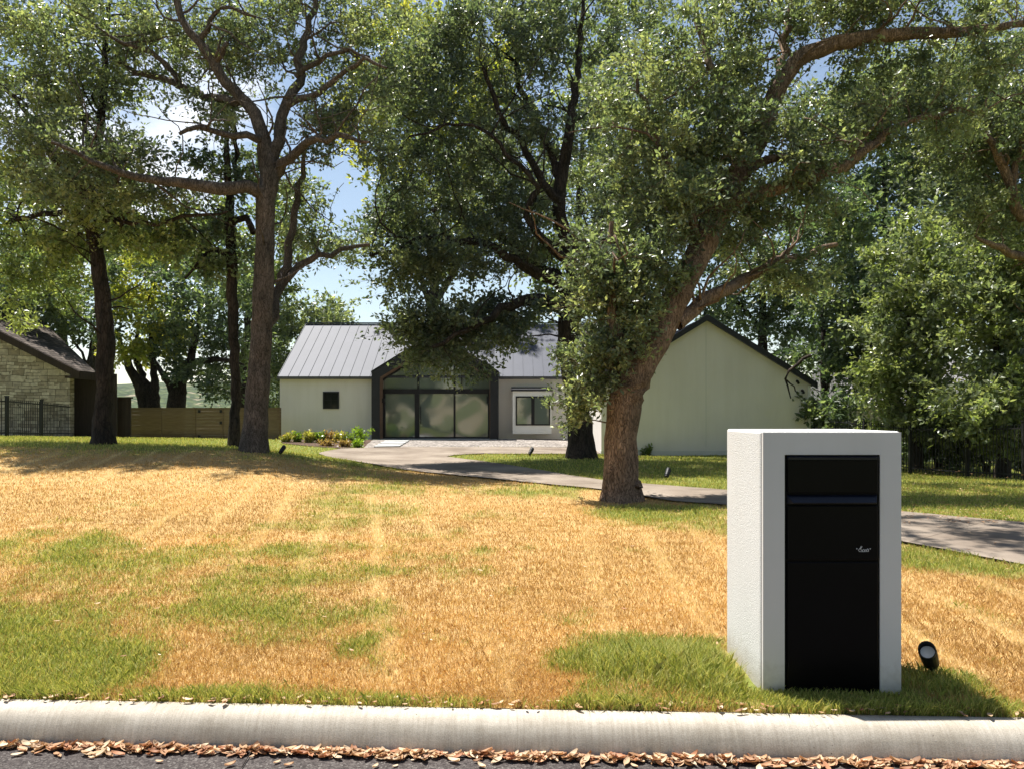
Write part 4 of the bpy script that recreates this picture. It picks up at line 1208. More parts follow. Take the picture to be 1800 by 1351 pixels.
# garage wing roof, dark edge
gsl = (GA-GE)/(GC-GX0)
for sx, x_ in ((-1, GX0), (1, GX1)):
    e0 = (x_+sx*.12, GY0-.12, GE-gsl*.12+.10); e1 = (x_+sx*.12, GY0+11, GE-gsl*.12+.10)
    rf = roof_slope('roof', e0, e1, (GC, GY0+11, GA+.10), (GC, GY0-.12, GA+.10), 0.46, M['metal_roof'], house)
    rf['label'] = 'metal roof slope of the gabled side wing'
    mb = MB()
    mb.beam((x_+sx*.16, GY0-.17, GE-gsl*.16+.05), (GC-sx*.0, GY0-.17, GA+.05), .09, .26, (0,1,0)) if False else None
    mb.prism([(x_+sx*.16,GY0-.22,GE-gsl*.16-.06),(GC,GY0-.22,GA-.06),(GC,GY0-.22,GA+.15),(x_+sx*.16,GY0-.22,GE-gsl*.16+.15)], (0,.10,0))
    mb.build('fascia', M['charcoal'], rf)
# downpipe and two small black fittings on the gable
mb = MB(); mb.box(GX1-.10, GX1-.03, GY0-.07, GY0-.005, .15, GE-.05)
mb.build('downpipe', M['white_trim'], house)
mb = MB(); mb.box(2.66, 2.74, HY0-.09, HY0-.01, .45, EAVE-.1); mb.box(2.50, 2.74, HY0-.16, HY0-.095, .45, .52)
mb.build('downpipe', M['white_trim'], house)
for px, py in ((1401,670), (1410,686)):
    p = at(px, py, GY0)
    mb = MB(); mb.tube([(p[0],GY0-.005,p[2]),(p[0],GY0-.09,p[2]-.02)], [.05,.04], 10); mb.tube([(p[0],GY0-.08,p[2]-.02),(p[0],GY0-.14,p[2]-.08)], [.035,.045], 10)
    mb.build('wall_light', M['black_metal'], house)
# entrance gable
EY = 32.2
EX0, EX1 = -6.12, -0.594
EC, ES = (EX0+EX1)/2, 3.34
esl = 0.62
EA = ES + esl*(EX1-EX0)/2
w_ = 0.36
ia = w_*math.hypot(1, esl)
def zin(x): return EA - ia - esl*abs(x-EC)
X0i, X1i = EX0+w_, EX1-w_
gz = g1(-3.4, 32.2)
zi = zin(X0i)
fr = MB()
outer = [(EX0, gz-.1), (EX0, ES), (EC, EA), (EX1, ES), (EX1, gz-.1)]
inner = [(X0i, gz-.1), (X0i, zi), (EC, EA-ia), (X1i, zi), (X1i, gz-.1)]
for k in range(4):
    a, b, c_, d = outer[k], outer[k+1], inner[k+1], inner[k]
    fr.prism([(a[0],EY,a[1]),(b[0],EY,b[1]),(c_[0],EY,c_[1]),(d[0],EY,d[1])], (0, 1.35, 0))
frame = fr.build('entry_frame', M['charcoal'], house)
ln = MB()
lin = [(X0i, gz), (X0i, zi), (EC, EA-ia), (X1i, zi), (X1i, gz)]
for k in range(4):
    a, b = lin[k], lin[k+1]
    off = [(0.02,0),(0.01,-.022),(-.01,-.022),(-.02,0)][k]
    ln.prism([(a[0]+off[0]*.1,EY+.03,a[1]+off[1]*.1),(b[0]+off[0]*.1,EY+.03,b[1]+off[1]*.1),(b[0]+off[0],EY+.03,b[1]+off[1]),(a[0]+off[0],EY+.03,a[1]+off[1])], (0,.72,0))
ln.build('wood_lining', M['wood_soffit'], frame)
# entry roof running back into the main roof
for sx in (-1, 1):
    xo = EX0 if sx < 0 else EX1
    roof_slope('roof', (xo+sx*.02, EY-.01, ES+.04), (xo+sx*.02, EY+4, ES+.04), (EC, EY+4, EA+.05), (EC, EY-.01, EA+.05), .46, M['charcoal'], frame, .03)
# curtain wall
GY = 33.0 - 0.03
zb = gz + 0.06
TZ0, TZ1 = 2.45, 2.66
cw = MB()
cw.box(X0i+.02, X1i-.02, GY-.07, GY+.07, gz-.05, zb+.06)
cw.box(X0i+.02, X1i-.02, GY-.09, GY+.07, TZ0, TZ1)
mull = [(X0i+.02, X0i+.12), (-4.33, -4.13), (-2.60, -2.52), (X1i-.12, X1i-.02)]
for a, b in mull: cw.box(a, b, GY-.075, GY+.075, zb+.05, TZ0+.01)
for a, b in [(-4.22,-4.14), (-2.60,-2.52), (-2.26,-2.22)]: cw.prism([(a,GY-.06,TZ1-.01),(b,GY-.06,TZ1-.01),(b,GY-.06,zin(b)-.02),(a,GY-.06,zin(a)-.02)], (0,.12,0))
for sx in (-1, 1):
    xa = X0i+.02 if sx < 0 else X1i-.02
    cw.prism([(xa,GY-.065,zin(xa)-.13),(EC,GY-.065,zin(EC)-.13),(EC,GY-.065,zin(EC)-.02),(xa,GY-.065,zin(xa)-.02)], (0,.13,0))
curtain = cw.build('entry_glazing', M['black_metal'], house)
mb = MB(); mb.tube([(-4.06,GY-.13,1.1),(-4.06,GY-.13,1.9)], .018, 8); mb.tube([(-4.06,GY-.13,1.2),(-4.20,GY-.06,1.2)], .012, 6); mb.tube([(-4.06,GY-.13,1.8),(-4.20,GY-.06,1.8)], .012, 6)
mb.build('door_handle', M['black_metal'], curtain)
mb = MB(); mb.box(X0i-.0, X0i+.10, GY-.30, GY-.12, 2.05, 2.25); mb.build('wall_light', M['black_metal'], curtain)
mb = MB(); mb.box(X1i-.17, X1i-.03, GY-.28, GY-.10, 2.02, 2.34); mb.build('wall_light', M['black_metal'], curtain)
for k in range(3):
    x0, x1 = mull[k][1], mull[k+1][0]
    nx, nz_ = 24, 24
    mb = MB()
    seed = [0.3, 2.1, 4.4][k]
    pts = []
    for j in range(nz_+1):
        for i in range(nx+1):
            u, v_ = i/nx, j/nz_
            bul = 0.0095*math.sin(math.pi*u)*math.sin(math.pi*v_) + 0.0018*math.sin(2*math.pi*v_*1.3+seed)*math.sin(math.pi*u) + .0012*math.sin(2*math.pi*u+seed*3)*math.sin(math.pi*v_*3+seed)
            pts.append((x0-.01 + (x1-x0+.02)*u, GY + bul*0.8, zb+.04 + (TZ0-zb-.03)*v_))
    mb.poly(pts, [(j*(nx+1)+i, j*(nx+1)+i+1, (j+1)*(nx+1)+i+1, (j+1)*(nx+1)+i) for j in range(nz_) for i in range(nx)])
    mb.build('pane', M['glass'], curtain, smooth=True)
for a, b in [(X0i+.03, -4.2), (-4.16, -2.58), (-2.54, -2.25), (-2.23, X1i-.03)]:
    top = [(b, zin(b)-.06)] + ([(EC, zin(EC)-.06)] if a < EC < b else []) + [(a, zin(a)-.06)]
    mb = MB()
    mb.prism([(a,GY+.005,TZ1-.02),(b,GY+.005,TZ1-.02)] + [(p[0],GY+.005,p[1]) for p in top], (0,.02,0))
    mb.build('pane', M['glass'], curtain)
mb = MB(); mb.box(X0i-.3, X1i+.3, 32.12, 32.95, gz-.1, gz+.045)
mb.build('threshold', M['paver'], curtain)
# small square window
w = MB()
p0, p1 = at(568,718,HY0), at(596,688,HY0)
def ring(mb, x0, x1, z0, z1, t_, y0, y1):
    mb.box(x0, x1, y0, y1, z0, z0+t_); mb.box(x0, x1, y0, y1, z1-t_, z1)
    mb.box(x0, x0+t_, y0, y1, z0+t_, z1-t_); mb.box(x1-t_, x1, y0, y1, z0+t_, z1-t_)
ring(w, p0[0], p1[0], p0[2], p1[2], .05, HY0-.05, HY0+.04)
w.box((p0[0]+p1[0])/2-.012, (p0[0]+p1[0])/2+.012, HY0-.035, HY0+.01, p0[2]+.05, p1[2]-.05)
w.box(p0[0]+.05, p1[0]-.05, HY0-.03, HY0+.01, (p0[2]+p1[2])/2-.012, (p0[2]+p1[2])/2+.012)
win = w.build('window', M['black_metal'], house)
mb = MB(); mb.box(p0[0]+.04, p1[0]-.04, HY0-.02, HY0-.008, p0[2]+.04, p1[2]-.04); mb.build('pane', M['glass_dark'], win)
# box bay window
BY = HY0 - .5
a, b = at(901,748+14,BY), at(969.5,687,BY)
mb = MB(); mb.box(a[0], b[0], BY, HY0+.05, a[2], b[2])
c0, c1 = at(906.5,747,BY), at(967,696,BY)
bay = mb.build('bay_window', M['white_trim'], house, .008)
mb = MB()
mb.prism([(a[0]-.06,BY-.06,b[2]+.003),(a[0]-.06,HY0+.02,b[2]+.003),(a[0]-.06,HY0+.02,b[2]+.20),(a[0]-.06,BY-.06,b[2]+.07)], (b[0]-a[0]+.12,0,0))
mb.build('bay_roof', M['charcoal'], bay)
mb = MB()
ring(mb, c0[0], c1[0], c0[2], c1[2], .06, BY-.03, BY+.01)
xm = (c0[0]+c1[0])/2
mb.box(xm-.07, xm+.07, BY-.028, BY+.01, c0[2]+.06, c1[2]-.06)
fm = mb.build('window_frame', M['black_metal'], bay)
for x0, x1 in ((c0[0]+.05, xm-.06), (xm+.06, c1[0]-.05)):
    mb = MB(); mb.box(x0, x1, BY-.012, BY-.004, c0[2]+.05, c1[2]-.05); mb.build('pane', M['glass'], bay)

# ---------------------------------------------------------------- neighbour's stone house
SY = 27.5
sx1 = at(123,700,SY)[0]
szb, sze = at(100,768,SY)[2]-.2, at(123,652,SY)[2]
ssl = 0.505
ridge_dx = 6.5
sh = empty('stone_house', (sx1-4, SY, szb+.2), 'tan rubble-stone house with brown shingle roof at the far left', 'house')
rz = sze + ssl*ridge_dx
mb = MB()
mb.poly([(sx1,SY,szb),(sx1-2*ridge_dx,SY,szb),(sx1-2*ridge_dx,SY,sze),(sx1-ridge_dx,SY,rz),(sx1,SY,sze),
         (sx1-.05,SY+.35,szb),(sx1-ridge_dx,SY+6.8,szb),(sx1-2*ridge_dx,SY+6.8,szb),(sx1-2*ridge_dx,SY+6.8,sze),(sx1-ridge_dx,SY+6.8,rz),(sx1-.05,SY+.35,sze)],
        [(0,1,2,3,4),(0,4,10,5),(5,10,9,6),(6,9,8,7),(1,7,8,2)])
mb.build('wall', M['stone'], sh)
ex_ = sx1 + .55
ez = sze - ssl*.55 + .16
rf = MB()
A0 = (ex_,SY-.35,ez); B0 = (sx1-ridge_dx,SY-.35,rz+.16); C0 = (sx1-ridge_dx,SY+7.4,rz+.16); D0 = (ex_,SY+.75,ez)
rf.prism([A0,B0,C0,D0], (0,0,.11))
rf.prism([(B0[0]-.01,B0[1],B0[2]),(sx1-2*ridge_dx-.5,SY-.35,sze-.1),(sx1-2*ridge_dx-.5,SY+7.4,sze-.1),(C0[0]-.01,C0[1],C0[2])], (0,0,.11))
rfo = rf.build('roof', M['shingle'], sh)
mb = MB()
mb.prism([(ex_+.02,SY-.41,ez-.20),(sx1-ridge_dx,SY-.41,rz-.04),(sx1-ridge_dx,SY-.41,rz+.24),(ex_+.02,SY-.41,ez+.08)], (0,.055,0))
mb.prism([(ex_+.003,SY-.353,ez-.20),(ex_+.003,SY+.75,ez-.20),(ex_+.003,SY+.75,ez+.09),(ex_+.003,SY-.353,ez+.09)], (.045,0,0))
mb.build('fascia', M['dark_wood'], rfo)
mb = MB()
mb.prism([(ex_-.02,SY-.34,ez-.16),(sx1+.01,SY-.34,ez-.16),(sx1+.01,SY-.34,ez-.08),(ex_-.02,SY-.34,ez-.08)], (0,1.0,0))
mb.build('soffit', M['dark_wood'], rfo)
# dark plank fence pieces
mb = MB()
p0, p1 = at(124,768,28.2), at(204,657,28.2)
mb.box(p0[0], p1[0], 28.2, 28.28, p0[2]-.3, p1[2])
df = mb.build('plank_fence', M['dark_wood'])
tag(df, 'tall near-black plank fence beside the stone house', 'fence')
mb = MB()
p0, p1 = at(206,768,28.6), at(229,700,28.6)
mb.box(p0[0], p1[0], 28.6, 28.68, p0[2]-.3, p1[2])
mb.box(p0[0]-.02, p1[0]+.05, 28.56, 28.72, p1[2], p1[2]+.06)
tag(mb.build('plank_fence', M['dark_wood']), 'short lower near-black fence panel next to the brown fence', 'fence')
# horizontal board fence
FY = 31.0
x0, x1, zt_ = at(222,715,FY)[0], at(494,715,FY)[0], at(300,716,FY)[2]
bf = empty('board_fence', ((x0+x1)/2, FY, g1((x0+x1)/2, FY)), 'brown horizontal-board fence left of the white house', 'fence')
mb = MB()
nb = 9
zb_ = g1(x0, FY) - .35
hb = .145
zz = zt_
k = 0
while zz > zb_:
    mb.box(x0, x1, FY + .004*random.random(), FY+.03, zz-hb+.003, zz)
    zz -= hb
mb.build('board_panel', M['fence_wood'], bf)
for px in (226, 282, 342, 390, 432, 490):
    xx = at(px,715,FY)[0]
    mb = MB(); mb.box(xx-.05, xx+.05, FY-.035, FY-.002, zb_, zt_+.01)
    mb.build('post', M['fence_wood'], bf)
for px, py in ((351,722),(351,766),(389,722),(389,742)):
    p = at(px, py, FY)
    mb = MB(); mb.box(p[0]-.05, p[0]+.05, FY-.06, FY-.036, p[2]-.07, p[2]+.05); mb.build('hinge', M['fence_black'], bf)

# iron fences
def iron_fence(pts, h, label, posts, step=.11, rails=(.12, .93)):
    """pts: ground points; one fence > rail, post..., picket panel"""
    o = empty('iron_fence', (*pts[0], g1(*pts[0])), label, 'fence')
    panel = MB(); rails_mb = MB()
    for a, b in zip(pts[:-1], pts[1:]):
        a, b = np.array(a), np.array(b)
        L_ = np.linalg.norm(b-a)
        for k in range(int(L_/step)):
            p = a + (b-a)*(k*step/L_)
            z_ = g1(*p)
            panel.box(p[0]-.008, p[0]+.008, p[1]-.008, p[1]+.008, z_+.06, z_+h)
        za, zb2 = g1(*a), g1(*b)
        for r_ in rails:
            rails_mb.beam((*a, za+h*r_), (*b, zb2+h*r_), .03, .035)
    panel.build('pickets', M['fence_black'], o)
    rails_mb.build('rail', M['fence_black'], o)
    for p in posts:
        z_ = g1(*p)
        mb = MB(); mb.box(p[0]-.04, p[0]+.04, p[1]-.04, p[1]+.04, z_-.2, z_+h+.06); mb.box(p[0]-.05, p[0]+.05, p[1]-.05, p[1]+.05, z_+h+.06, z_+h+.09)
        mb.build('post', M['fence_black'], o)
    return o
def gx(px, Y): return ((px-900)/F*Y, Y)
iron_fence([gx(-160,20.5), gx(12,23), gx(73,25), gx(123,27.2)], 1.2, 'black iron picket fence in front of the stone wall', [gx(12,23), gx(73,25)])
iron_fence([gx(1432,26.2), gx(1520,23), gx(1600,21), gx(1700,19.2), gx(1800,17.4), gx(1960,15.5)], 1.35, 'black iron picket fence along the wooded right edge', [gx(1520,23), gx(1600,21), gx(1700,19.2), gx(1800,17.4)])

# neighbour's grey roof glimpsed through the right-hand trees
nh = empty('neighbour_house', (28, 46, -1.2), 'pale house with grey shingle roof glimpsed through the trees at right', 'house')
mb = MB()
mb.box(21, 37, 45, 53, -2.5, 2.2); mb.build('wall', noisy('pale_wall', (0.2,0.185,0.16), (0.26,0.24,0.21), 2, .9, .1), nh)
mb = MB()
mb.prism([(20.5,44.4,2.1),(20.5,49,5.2),(20.5,53.6,2.1)], (17,0,0)); mb.build('roof', M['shingle_grey'], nh)

# ---------------------------------------------------------------- mailbox pillar
PX0, PX1, PY0, PY1 = 1.244, 1.944, 3.70, 4.288
pz0, pz1 = -0.05, 1.447
pillar = empty('mailbox_pillar', ((PX0+PX1)/2, (PY0+PY1)/2, g1(1.6, 4.0)), 'white stucco pillar with a built-in black parcel mailbox at the kerb', 'mailbox')
bx0, bx1 = (1377-900)/F*3.7, (1544-900)/F*3.7
bz0, bz1 = 0.16, EYE + (HZ-798)/F*3.7
def grid_face(mb, o, u, v_, nu_, nv_, amp, nrm, f_):
    o, u, v_, nrm = [np.array(k_, float) for k_ in (o, u, v_, nrm)]
    pts = []
    for j in range(nv_+1):
        for i in range(nu_+1):
            e_ = min(i, nu_-i, 1)*min(j, nv_-j, 1)
            p = o + u*i/nu_ + v_*j/nv_
            pts.append(p + nrm*amp*e_*(float(fbm(np.array([p@u/np.linalg.norm(u)*1.0]), np.array([p[2]]), f_, 3)[0])-.5))
    mb.poly(pts, [(j*(nu_+1)+i, j*(nu_+1)+i+1, (j+1)*(nu_+1)+i+1, (j+1)*(nu_+1)+i) for j in range(nv_) for i in range(nu_)])
shell = MB()
# left, right, back and top
shell.prism([(PX0,PY0+.002,pz0),(PX1,PY0+.002,pz0),(PX1,PY1,pz0),(PX0,PY1,pz0)], (0,0,pz1-pz0))
sh_o = shell.build('pillar', M['pillar'], pillar, .012)
fm = MB()                                                       # smooth front surround, 20 mm thick
fm.box(PX0+.006, bx0, PY0-.018, PY0+.0, pz0, pz1-.006)
fm.box(bx1, PX1-.006, PY0-.018, PY0+.0, pz0, pz1-.006)
fm.box(bx0, bx1, PY0-.018, PY0+.0, bz1, pz1-.006)
fm.build('front_surround', M['pillar_front'], pillar)
bd = MB(); bd.box(bx0+.002, bx1-.002, PY0-.010, PY0+.05, bz0-.1, bz1-.002)
box = bd.build('parcel_box', M['mailbox'], pillar)
zf = lambda py: EYE + (HZ-py)/F*3.69
mb = MB(); mb.box(bx0+.012, bx1-.012, PY0-.026, PY0-.0102, zf(866), zf(806)); mb.build('mail_flap', M['mailbox'], box, .006)
mb = MB()
mb.prism([(bx0+.012,PY0-.0102,zf(800)),(bx0+.012,PY0-.030,zf(803)),(bx0+.012,PY0-.030,zf(807)),(bx0+.012,PY0-.0102,zf(808))], (bx1-bx0-.024,0,0))
mb.build('hinge_rail', M['sheen'], box)
mb = MB()
xa, xb = bx0+.012, bx1-.012
mb.poly([(xa,PY0-.0102,zf(868)),(xb,PY0-.0102,zf(868)),(xb-.02,PY0-.048,zf(881)),(xa+.02,PY0-.048,zf(881)),(xa,PY0-.0102,zf(884)),(xb,PY0-.0102,zf(884)),(xb-.02,PY0-.044,zf(883)),(xa+.02,PY0-.044,zf(883))],
        [(0,1,2,3),(3,2,6,7),(7,6,5,4),(0,3,7,4),(1,5,6,2)])
mb.build('pull_lip', M['sheen'], box)
mb = MB(); mb.box(bx0+.012, bx1-.012, PY0-.024, PY0-.0102, zf(982), zf(887)); drw = mb.build('parcel_door', M['mailbox'], box, .005)
mb = MB(); mb.box(bx0+.012, bx1-.012, PY0-.022, PY0-.0102, zf(1230), zf(986)); mb.build('lower_panel', M['mailbox'], box, .005)
# the small silver emblem
ex0, ez0, eu = (1517-900)/F*3.68, zf(964), 3.68/F
mb = MB()
def stroke(pts, r_):
    mb.tube([(ex0+u*eu, PY0-.0250, ez0+v_*eu) for u, v_ in pts], r_*eu, 6)
stroke([(-12.5,1.5),(-11,1.5)], 1.1)
stroke([(11,1.8),(12.5,1.2)], 1.1)
stroke([(-7,-3),(-9,-1),(-7,1.5),(-4,3),(-2.4,5.5),(-4,6),(-5.4,3),(-4,-1),(-1,-3)], .6)
stroke([(-1,-3),(-2,-1),(0,.4),(2,-.6),(2,-3)], .6)
stroke([(2,-3),(3.5,.2),(5,-.4),(5,-3),(6,0),(7.4,1.6),(8.6,.4),(8.6,-3)], .6)
stroke([(-8,-3.3),(0,-3.6),(9,-3.2)], .45)
mb.build('emblem', M['emblem'], drw)
mb = MB(); mb.box(PX1+.001, PX1+.014, PY0+.10, PY0+.13, zf(925), zf(895)); mb.build('side_latch', M['black_metal'], pillar)

# ---------------------------------------------------------------- landscape spotlights
def spotlight(p, s, yaw, label, tilt=50):
    z0 = g1(*p)
    o = empty('garden_spotlight', (p[0], p[1], z0), label, 'garden light', 'garden spotlights')
    d = Vector((math.sin(R(yaw))*math.cos(R(tilt)), -math.cos(R(yaw))*math.cos(R(tilt)), math.sin(R(tilt))))
    piv = Vector((p[0], p[1], z0 + .085*s))
    mb = MB()
    mb.tube([(p[0],p[1],z0-.06),(p[0],p[1],z0+.05*s)], .013*s, 8)
    mb.tube([(p[0]-.0,p[1],z0+.045*s), tuple(piv + d*.02*s)], .022*s, 8)
    mb.build('stake', M['black_metal'], o, smooth=False)
    a = piv - d*.055*s
    prof_ = [(0,.024),(.004,.034),(.03,.038),(.04,.046),(.165,.052),(.17,.052)]
    mb = MB()
    mb.tube([tuple(a + d*t_*s) for t_, _ in prof_], [r_*s for _, r_ in prof_], 18)
    # glare hood: longer on the upper side
    up = (Vector((0,0,1)) - d*d.z).normalized(); sd = d.cross(up)
    n_ = 18
    ring0, ring1, ring2 = [], [], []
    for k in range(n_):
        an = 2*math.pi*k/n_
        q_ = up*math.cos(an) + sd*math.sin(an)
        ext = .018 + .034*(math.cos(an)*.5+.5)
        ring0.append(a + d*.168*s + q_*.050*s); ring1.append(a + d*(.168+ext)*s + q_*.050*s)
        ring2.append(a + d*(.168+ext)*s + q_*.045*s)
    ring3 = [a + d*.170*s + (r0 - (a + d*.168*s))*.9 for r0 in ring0]
    allp = ring0 + ring1 + ring2 + ring3
    fs = []
    for b0, b1 in ((0,1),(1,2),(2,3)):
        for k in range(n_): fs.append((b0*n_+k, b0*n_+(k+1) % n_, b1*n_+(k+1) % n_, b1*n_+k))
    mb.poly(allp, fs)
    hd = mb.build('lamp_head', M['black_metal'], o, smooth=False)
    mb = MB(); mb.tube([tuple(a + d*.1705*s), tuple(a + d*.174*s)], .040*s, 16); mb.build('lens', M['lens'], hd)
    return o
p = hit(1636,1186)
spotlight(p, 0.86, -40, 'black spotlight in the grass right of the white mailbox pillar', 42)
spotlight(hit(494,799), 0.95, 160, 'small black spotlight at the foot of the grey-barked tree', 40)
spotlight(hit(932,801), 1.2, 150, 'small black spotlight on the near tip of the grass island before the house', 40)
spotlight(hit(1172,842), 1.1, 150, 'small black spotlight in the shaded grass before the white gable', 40)

# ---------------------------------------------------------------- flower bed plants
FL = [((0.10,0.16,0.025),(0.16,0.22,0.03)), ((0.24,0.25,0.05),(0.36,0.33,0.08)), ((0.22,0.14,0.06),(0.32,0.22,0.09)), ((0.16,0.24,0.02),(0.22,0.32,0.03))]
def plant(px, py, hgt, wid, pal, label, seed, name='flowering_plant', group='plants in the mulch bed', flower=None, ground=None):
    r = np.random.default_rng(seed)
    hgt, wid = hgt*.78, wid*.9
    x_, y_ = hit(px, py)
    z_ = g1(x_, y_)
    o = empty(name, (x_, y_, z_), label, 'plant', group)
    n_ = 14
    A = np.array((x_, y_, z_)) + np.c_[np.clip(r.normal(0, wid*.14, (n_, 2)), -wid*.2, wid*.2), np.zeros(n_)]
    B = A + np.c_[np.clip(r.normal(0, wid*.3, (n_, 2)), -wid*.4, wid*.4), hgt*(.55 + .5*r.random(n_))]
    mb = MB()
    for a, b in zip(A, B): mb.tube([a, (a+b)/2 + r.normal(0, .02, 3), b], [.008, .006, .003], 4)
    mb.build('stem', M['stem'], o)
    m_ = 34
    V, Cc = [], []
    for a, b in zip(A, B):
        t_ = r.random(m_)[:, None]**.7
        c_ = a + (b-a)*t_ + r.normal(0, .035, (m_, 3))
        d = r.normal(size=(m_, 3)); d[:, 2] += .4; d /= np.linalg.norm(d, axis=1)[:, None]
        s_ = np.cross(d, r.normal(size=(m_, 3))); s_ /= np.linalg.norm(s_, axis=1)[:, None]
        L_ = (.07 + .07*r.random(m_))[:, None]
        V.append(np.stack([c_, c_+d*L_*.5+s_*L_*.24, c_+d*L_, c_+d*L_*.5-s_*L_*.24], 1))
        k_ = r.random((m_, 1))
        Cc.append(np.array(pal[0])*(1-k_) + np.array(pal[1])*k_)
    V = np.concatenate(V).reshape(-1, 3)
    if flower:
        q_ = B + r.normal(0, .05, B.shape)
        FV = []
        for c_ in np.concatenate([q_, q_ + r.normal(0, .06, q_.shape)]):
            for k_ in range(5):
                an = k_*1.257
                FV += [c_, c_+np.array((math.cos(an)*.022, math.sin(an)*.022, .008)), c_+np.array((math.cos(an+.4)*.04, math.sin(an+.4)*.04, .012)), c_+np.array((math.cos(an+.8)*.022, math.sin(an+.8)*.022, .008))]
        V = np.concatenate([V, np.array(FV)]); Cc.append(np.repeat(np.array([flower]), len(FV)//4, 0))
    link_mesh('foliage', np_mesh('foliage', V, np.arange(len(V)).reshape(-1, 4), np.concatenate(Cc)), M['leaf'], o)
    return o
M['stem'] = noisy('stem_green', (0.06,0.08,0.02), (0.1,0.11,0.03), 20, .8, 0)
words_ = ['plant at the left corner of the white house', 'second plant from the left house corner', 'third plant from the left house corner', 'plant left of the small square window', 'plant below the small square window', 'plant right of the small square window', 'plant near the middle of the mulch bed']
spec = [(503,777,.42,.5,1,(0.45,0.26,0.12)), (523,777,.5,.55,0,(0.4,0.3,0.05)), (543,778,.52,.55,1,(0.42,0.24,0.10)), (561,778,.5,.5,0,None), (578,778,.55,.55,2,(0.45,0.25,0.12)), (597,779,.55,.55,1,(0.45,0.25,0.12)), (614,780,.5,.5,0,None)]
lb = ['low rusty yellow plant at the bed end by the fence', 'green plant with yellow flowers near the fence end of the bed', 'tawny plant with reddish flowers left of the square window', 'plain green plant just below the square window\'s left edge', 'reddish plant under the square window', 'tawny plant right of the square window', 'plain green plant between tawny plant and bright bush']
for k, (a, b, h_, w__, pal, fl) in enumerate(spec):
    plant(a, b, h_, w__, FL[pal], lb[k], 70+k, flower=fl)
plant(633,778,.75,.75,FL[3], 'tallest bright green bush at the entrance end of the bed', 80, 'green_bush')
plant(628,786,.35,.4,FL[3], 'small lime tuft at the front of the bed beside the bush', 81, 'green_bush')
plant(575,784,.25,.5,FL[2], 'low purplish red plant along the front of the bed', 82)
plant(605,785,.25,.5,FL[2], 'low reddish plant at the bed front nearest the driveway', 83)
plant(1137,800,.45,.4,FL[0], 'dark little shrub at the foot of the white gable wall', 84, 'small_shrub', None)

# ---------------------------------------------------------------- fallen leaves
LC = np.array([(0.44,0.27,0.15), (0.52,0.36,0.22), (0.36,0.17,0.09), (0.60,0.46,0.31), (0.40,0.22,0.12), (0.24,0.13,0.07)])
def leaf_geo(cx, cy_, cz, ln, yaw, pitch, curl, r):
    """a curled oval leaf of 8 quads, returned as verts (15,3)"""
    out = []
    for i, t_ in enumerate((0, .25, .5, .75, 1.0)):
        wd = ln*.24*(math.sin(math.pi*(0.06+t_*.9))**.8)
        for s_ in (-1, 0, 1):
            lx = (t_-.5)*ln; ly = s_*wd
            lz = curl*ln*(abs(s_)*.35 + (t_-.5)**2*.9)
            x_ = lx*math.cos(pitch) - lz*math.sin(pitch); z_ = lx*math.sin(pitch) + lz*math.cos(pitch)
            out.append((cx + x_*math.cos(yaw) - ly*math.sin(yaw), cy_ + x_*math.sin(yaw) + ly*math.cos(yaw), cz + z_))
    return out
LFACES = [(i*3+k, i*3+k+1, (i+1)*3+k+1, (i+1)*3+k) for i in range(4) for k in range(2)]
V, Fc, Cc = [], [], []
r = np.random.default_rng(99)
for k in range(1750):
    x_ = r.uniform(-4.6, 4.6)
    dens = .5 + .7*vnoise(np.array([x_]), np.array([.5]), 1.7)[0]
    if r.random() > dens*1.5 - .35: continue
    lay = r.random()
    y_ = KERB(x_) - .180 - abs(r.normal(0, .022 + .018*vnoise(np.array([x_]), np.array([8.5]), 2.3)[0]))
    z_ = .008 + .014*lay*max(0, 1 - (KERB(x_)-.17-y_)/.09)
    v_ = leaf_geo(x_, y_, z_, r.uniform(.032, .072), r.normal(0, .7) + (math.pi if r.random() < .5 else 0), r.normal(0, .25), r.uniform(.1, .5), r)
    n0 = len(V); V += v_; Fc += [tuple(i+n0 for i in f_) for f_ in LFACES]
    c_ = LC[r.integers(0, 6)]*r.uniform(.75, 1.2); Cc += [c_]*8
for k in range(1200):                                            # thinly over the lawn edge, drive and lawn
    if k < 260: x_ = r.uniform(-4.5, 4.5); y_ = KERB(x_) + r.uniform(-.05, .05)
    else: y_ = r.uniform(4, 24); x_ = r.uniform(-.75, .75)*y_
    if k >= 700:
        x_, y_ = hit(r.uniform(1585, 1800), r.uniform(838, 925))
    z_ = max(g1(x_, y_), .15) + (.02 if k < 260 else .045)
    v_ = leaf_geo(x_, y_, z_, r.uniform(.022, .048), r.uniform(0, 6.28), r.normal(0, .12), r.uniform(.1, .4), r)
    n0 = len(V); V += v_; Fc += [tuple(i+n0 for i in f_) for f_ in LFACES]
    Cc += [LC[r.integers(0, 6)]*r.uniform(.75, 1.2)]*8
lit = link_mesh('leaf_litter', np_mesh('leaf_litter', np.array(V), np.array(Fc), np.array(Cc), True), M['litter'])
tag(lit, 'drift of dry brown leaves in the gutter and over the turf', 'leaf litter', kind='stuff')
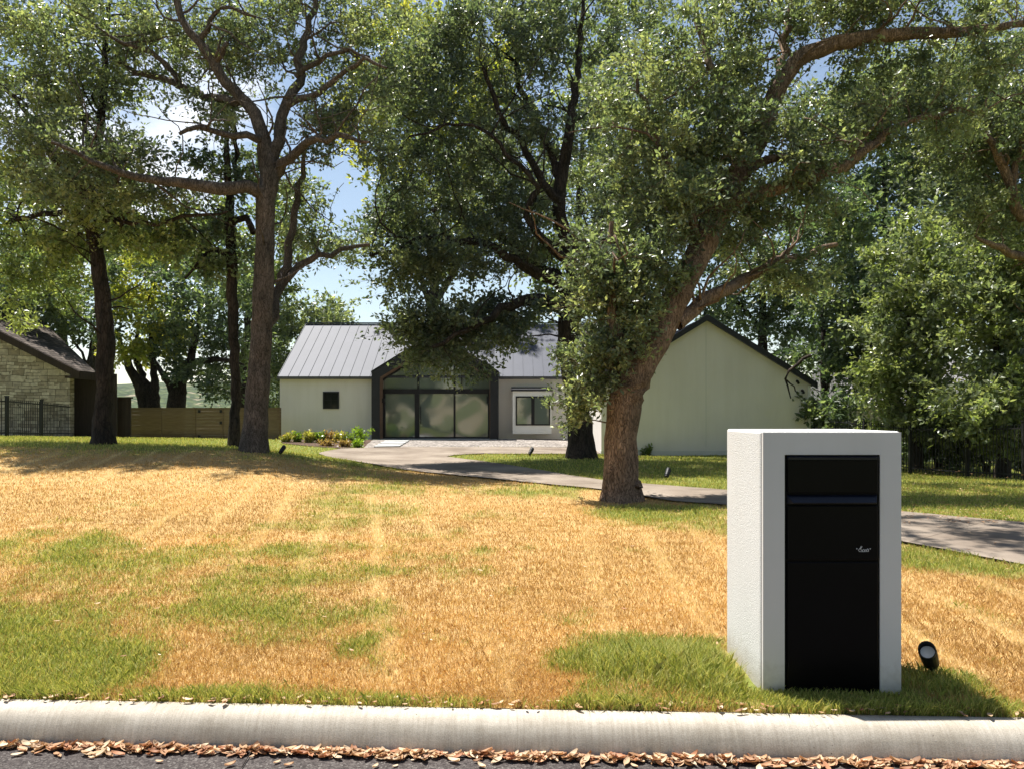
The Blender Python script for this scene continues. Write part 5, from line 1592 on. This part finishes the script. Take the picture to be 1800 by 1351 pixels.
# single leaves lying out on the asphalt
spots = [(30,1328),(62,1322),(105,1330),(160,1333),(228,1324),(280,1340),(405,1346),(515,1319),(568,1331),(487,1341),(508,1346),(660,1349),(695,1347),(760,1328),(845,1335),(846,1349),(970,1336),(1115,1348),(1240,1331),(1330,1340),(1425,1342),(1600,1336),(1680,1345)]
lm = None
for k, (px, py) in enumerate(spots):
    Y = EYE*F/(py-HZ); x_ = (px-900)/F*Y
    if lm is None or k < 4:
        me = np_mesh('fallen_leaf', np.array(leaf_geo(0, 0, .006, .05, 0, .05, .25+.1*k, r)), np.array(LFACES), np.array([LC[[3,1,0,3][k % 4]]]*8), True)
        me.materials.append(M['litter'])
        o = bpy.data.objects.new('fallen_leaf', me)
        lm = (lm or []) + [o]
    else:
        o = lm[k % 4].copy()
    C.objects.link(o)
    o.location = (x_, Y, 0.001); o.rotation_euler = (0, 0, r.uniform(0, 6.28)); s_ = r.uniform(.55, 1.0); o.scale = (s_, s_, s_)
    tag(o, 'single dry tan leaf lying out on the dark asphalt', 'leaf', 'single leaves on the road')
mb = MB()
P = [(440,1327),(452,1320),(462,1312)]
Q = [np.array(((px-900)/F*(EYE*F/(py-HZ)), EYE*F/(py-HZ), .012+.01*i)) for i, (px, py) in enumerate(P)]
a = np.array(((425-900)/F*(EYE*F/(1351-HZ)), EYE*F/(1351-HZ), .008))
mb.tube([a] + Q, [.002,.003,.003,.002], 5)
tag(mb.build('twig', M['bark_dark']), 'thin dark twig lying against the leaves in the gutter', 'twig')

# ---------------------------------------------------------------- the air over the valley
mb = MB(); mb.box(-1700, 1700, -420, 2500, -24, 150)
hm = bpy.data.materials.new('haze'); hm.use_nodes = True
hn, hl = hm.node_tree.nodes, hm.node_tree.links
hn.clear()
ho = hn.new('ShaderNodeOutputMaterial'); hv = hn.new('ShaderNodeVolumePrincipled')
hv.inputs['Color'].default_value = (0.86, 0.92, 1.0, 1)
hv.inputs['Density'].default_value = 0.00008
hv.inputs['Anisotropy'].default_value = 0.3
hl.new(hv.outputs[0], ho.inputs['Volume'])
tag(mb.build('haze', hm), 'thin bluish summer haze over the valley', 'haze', kind='stuff')
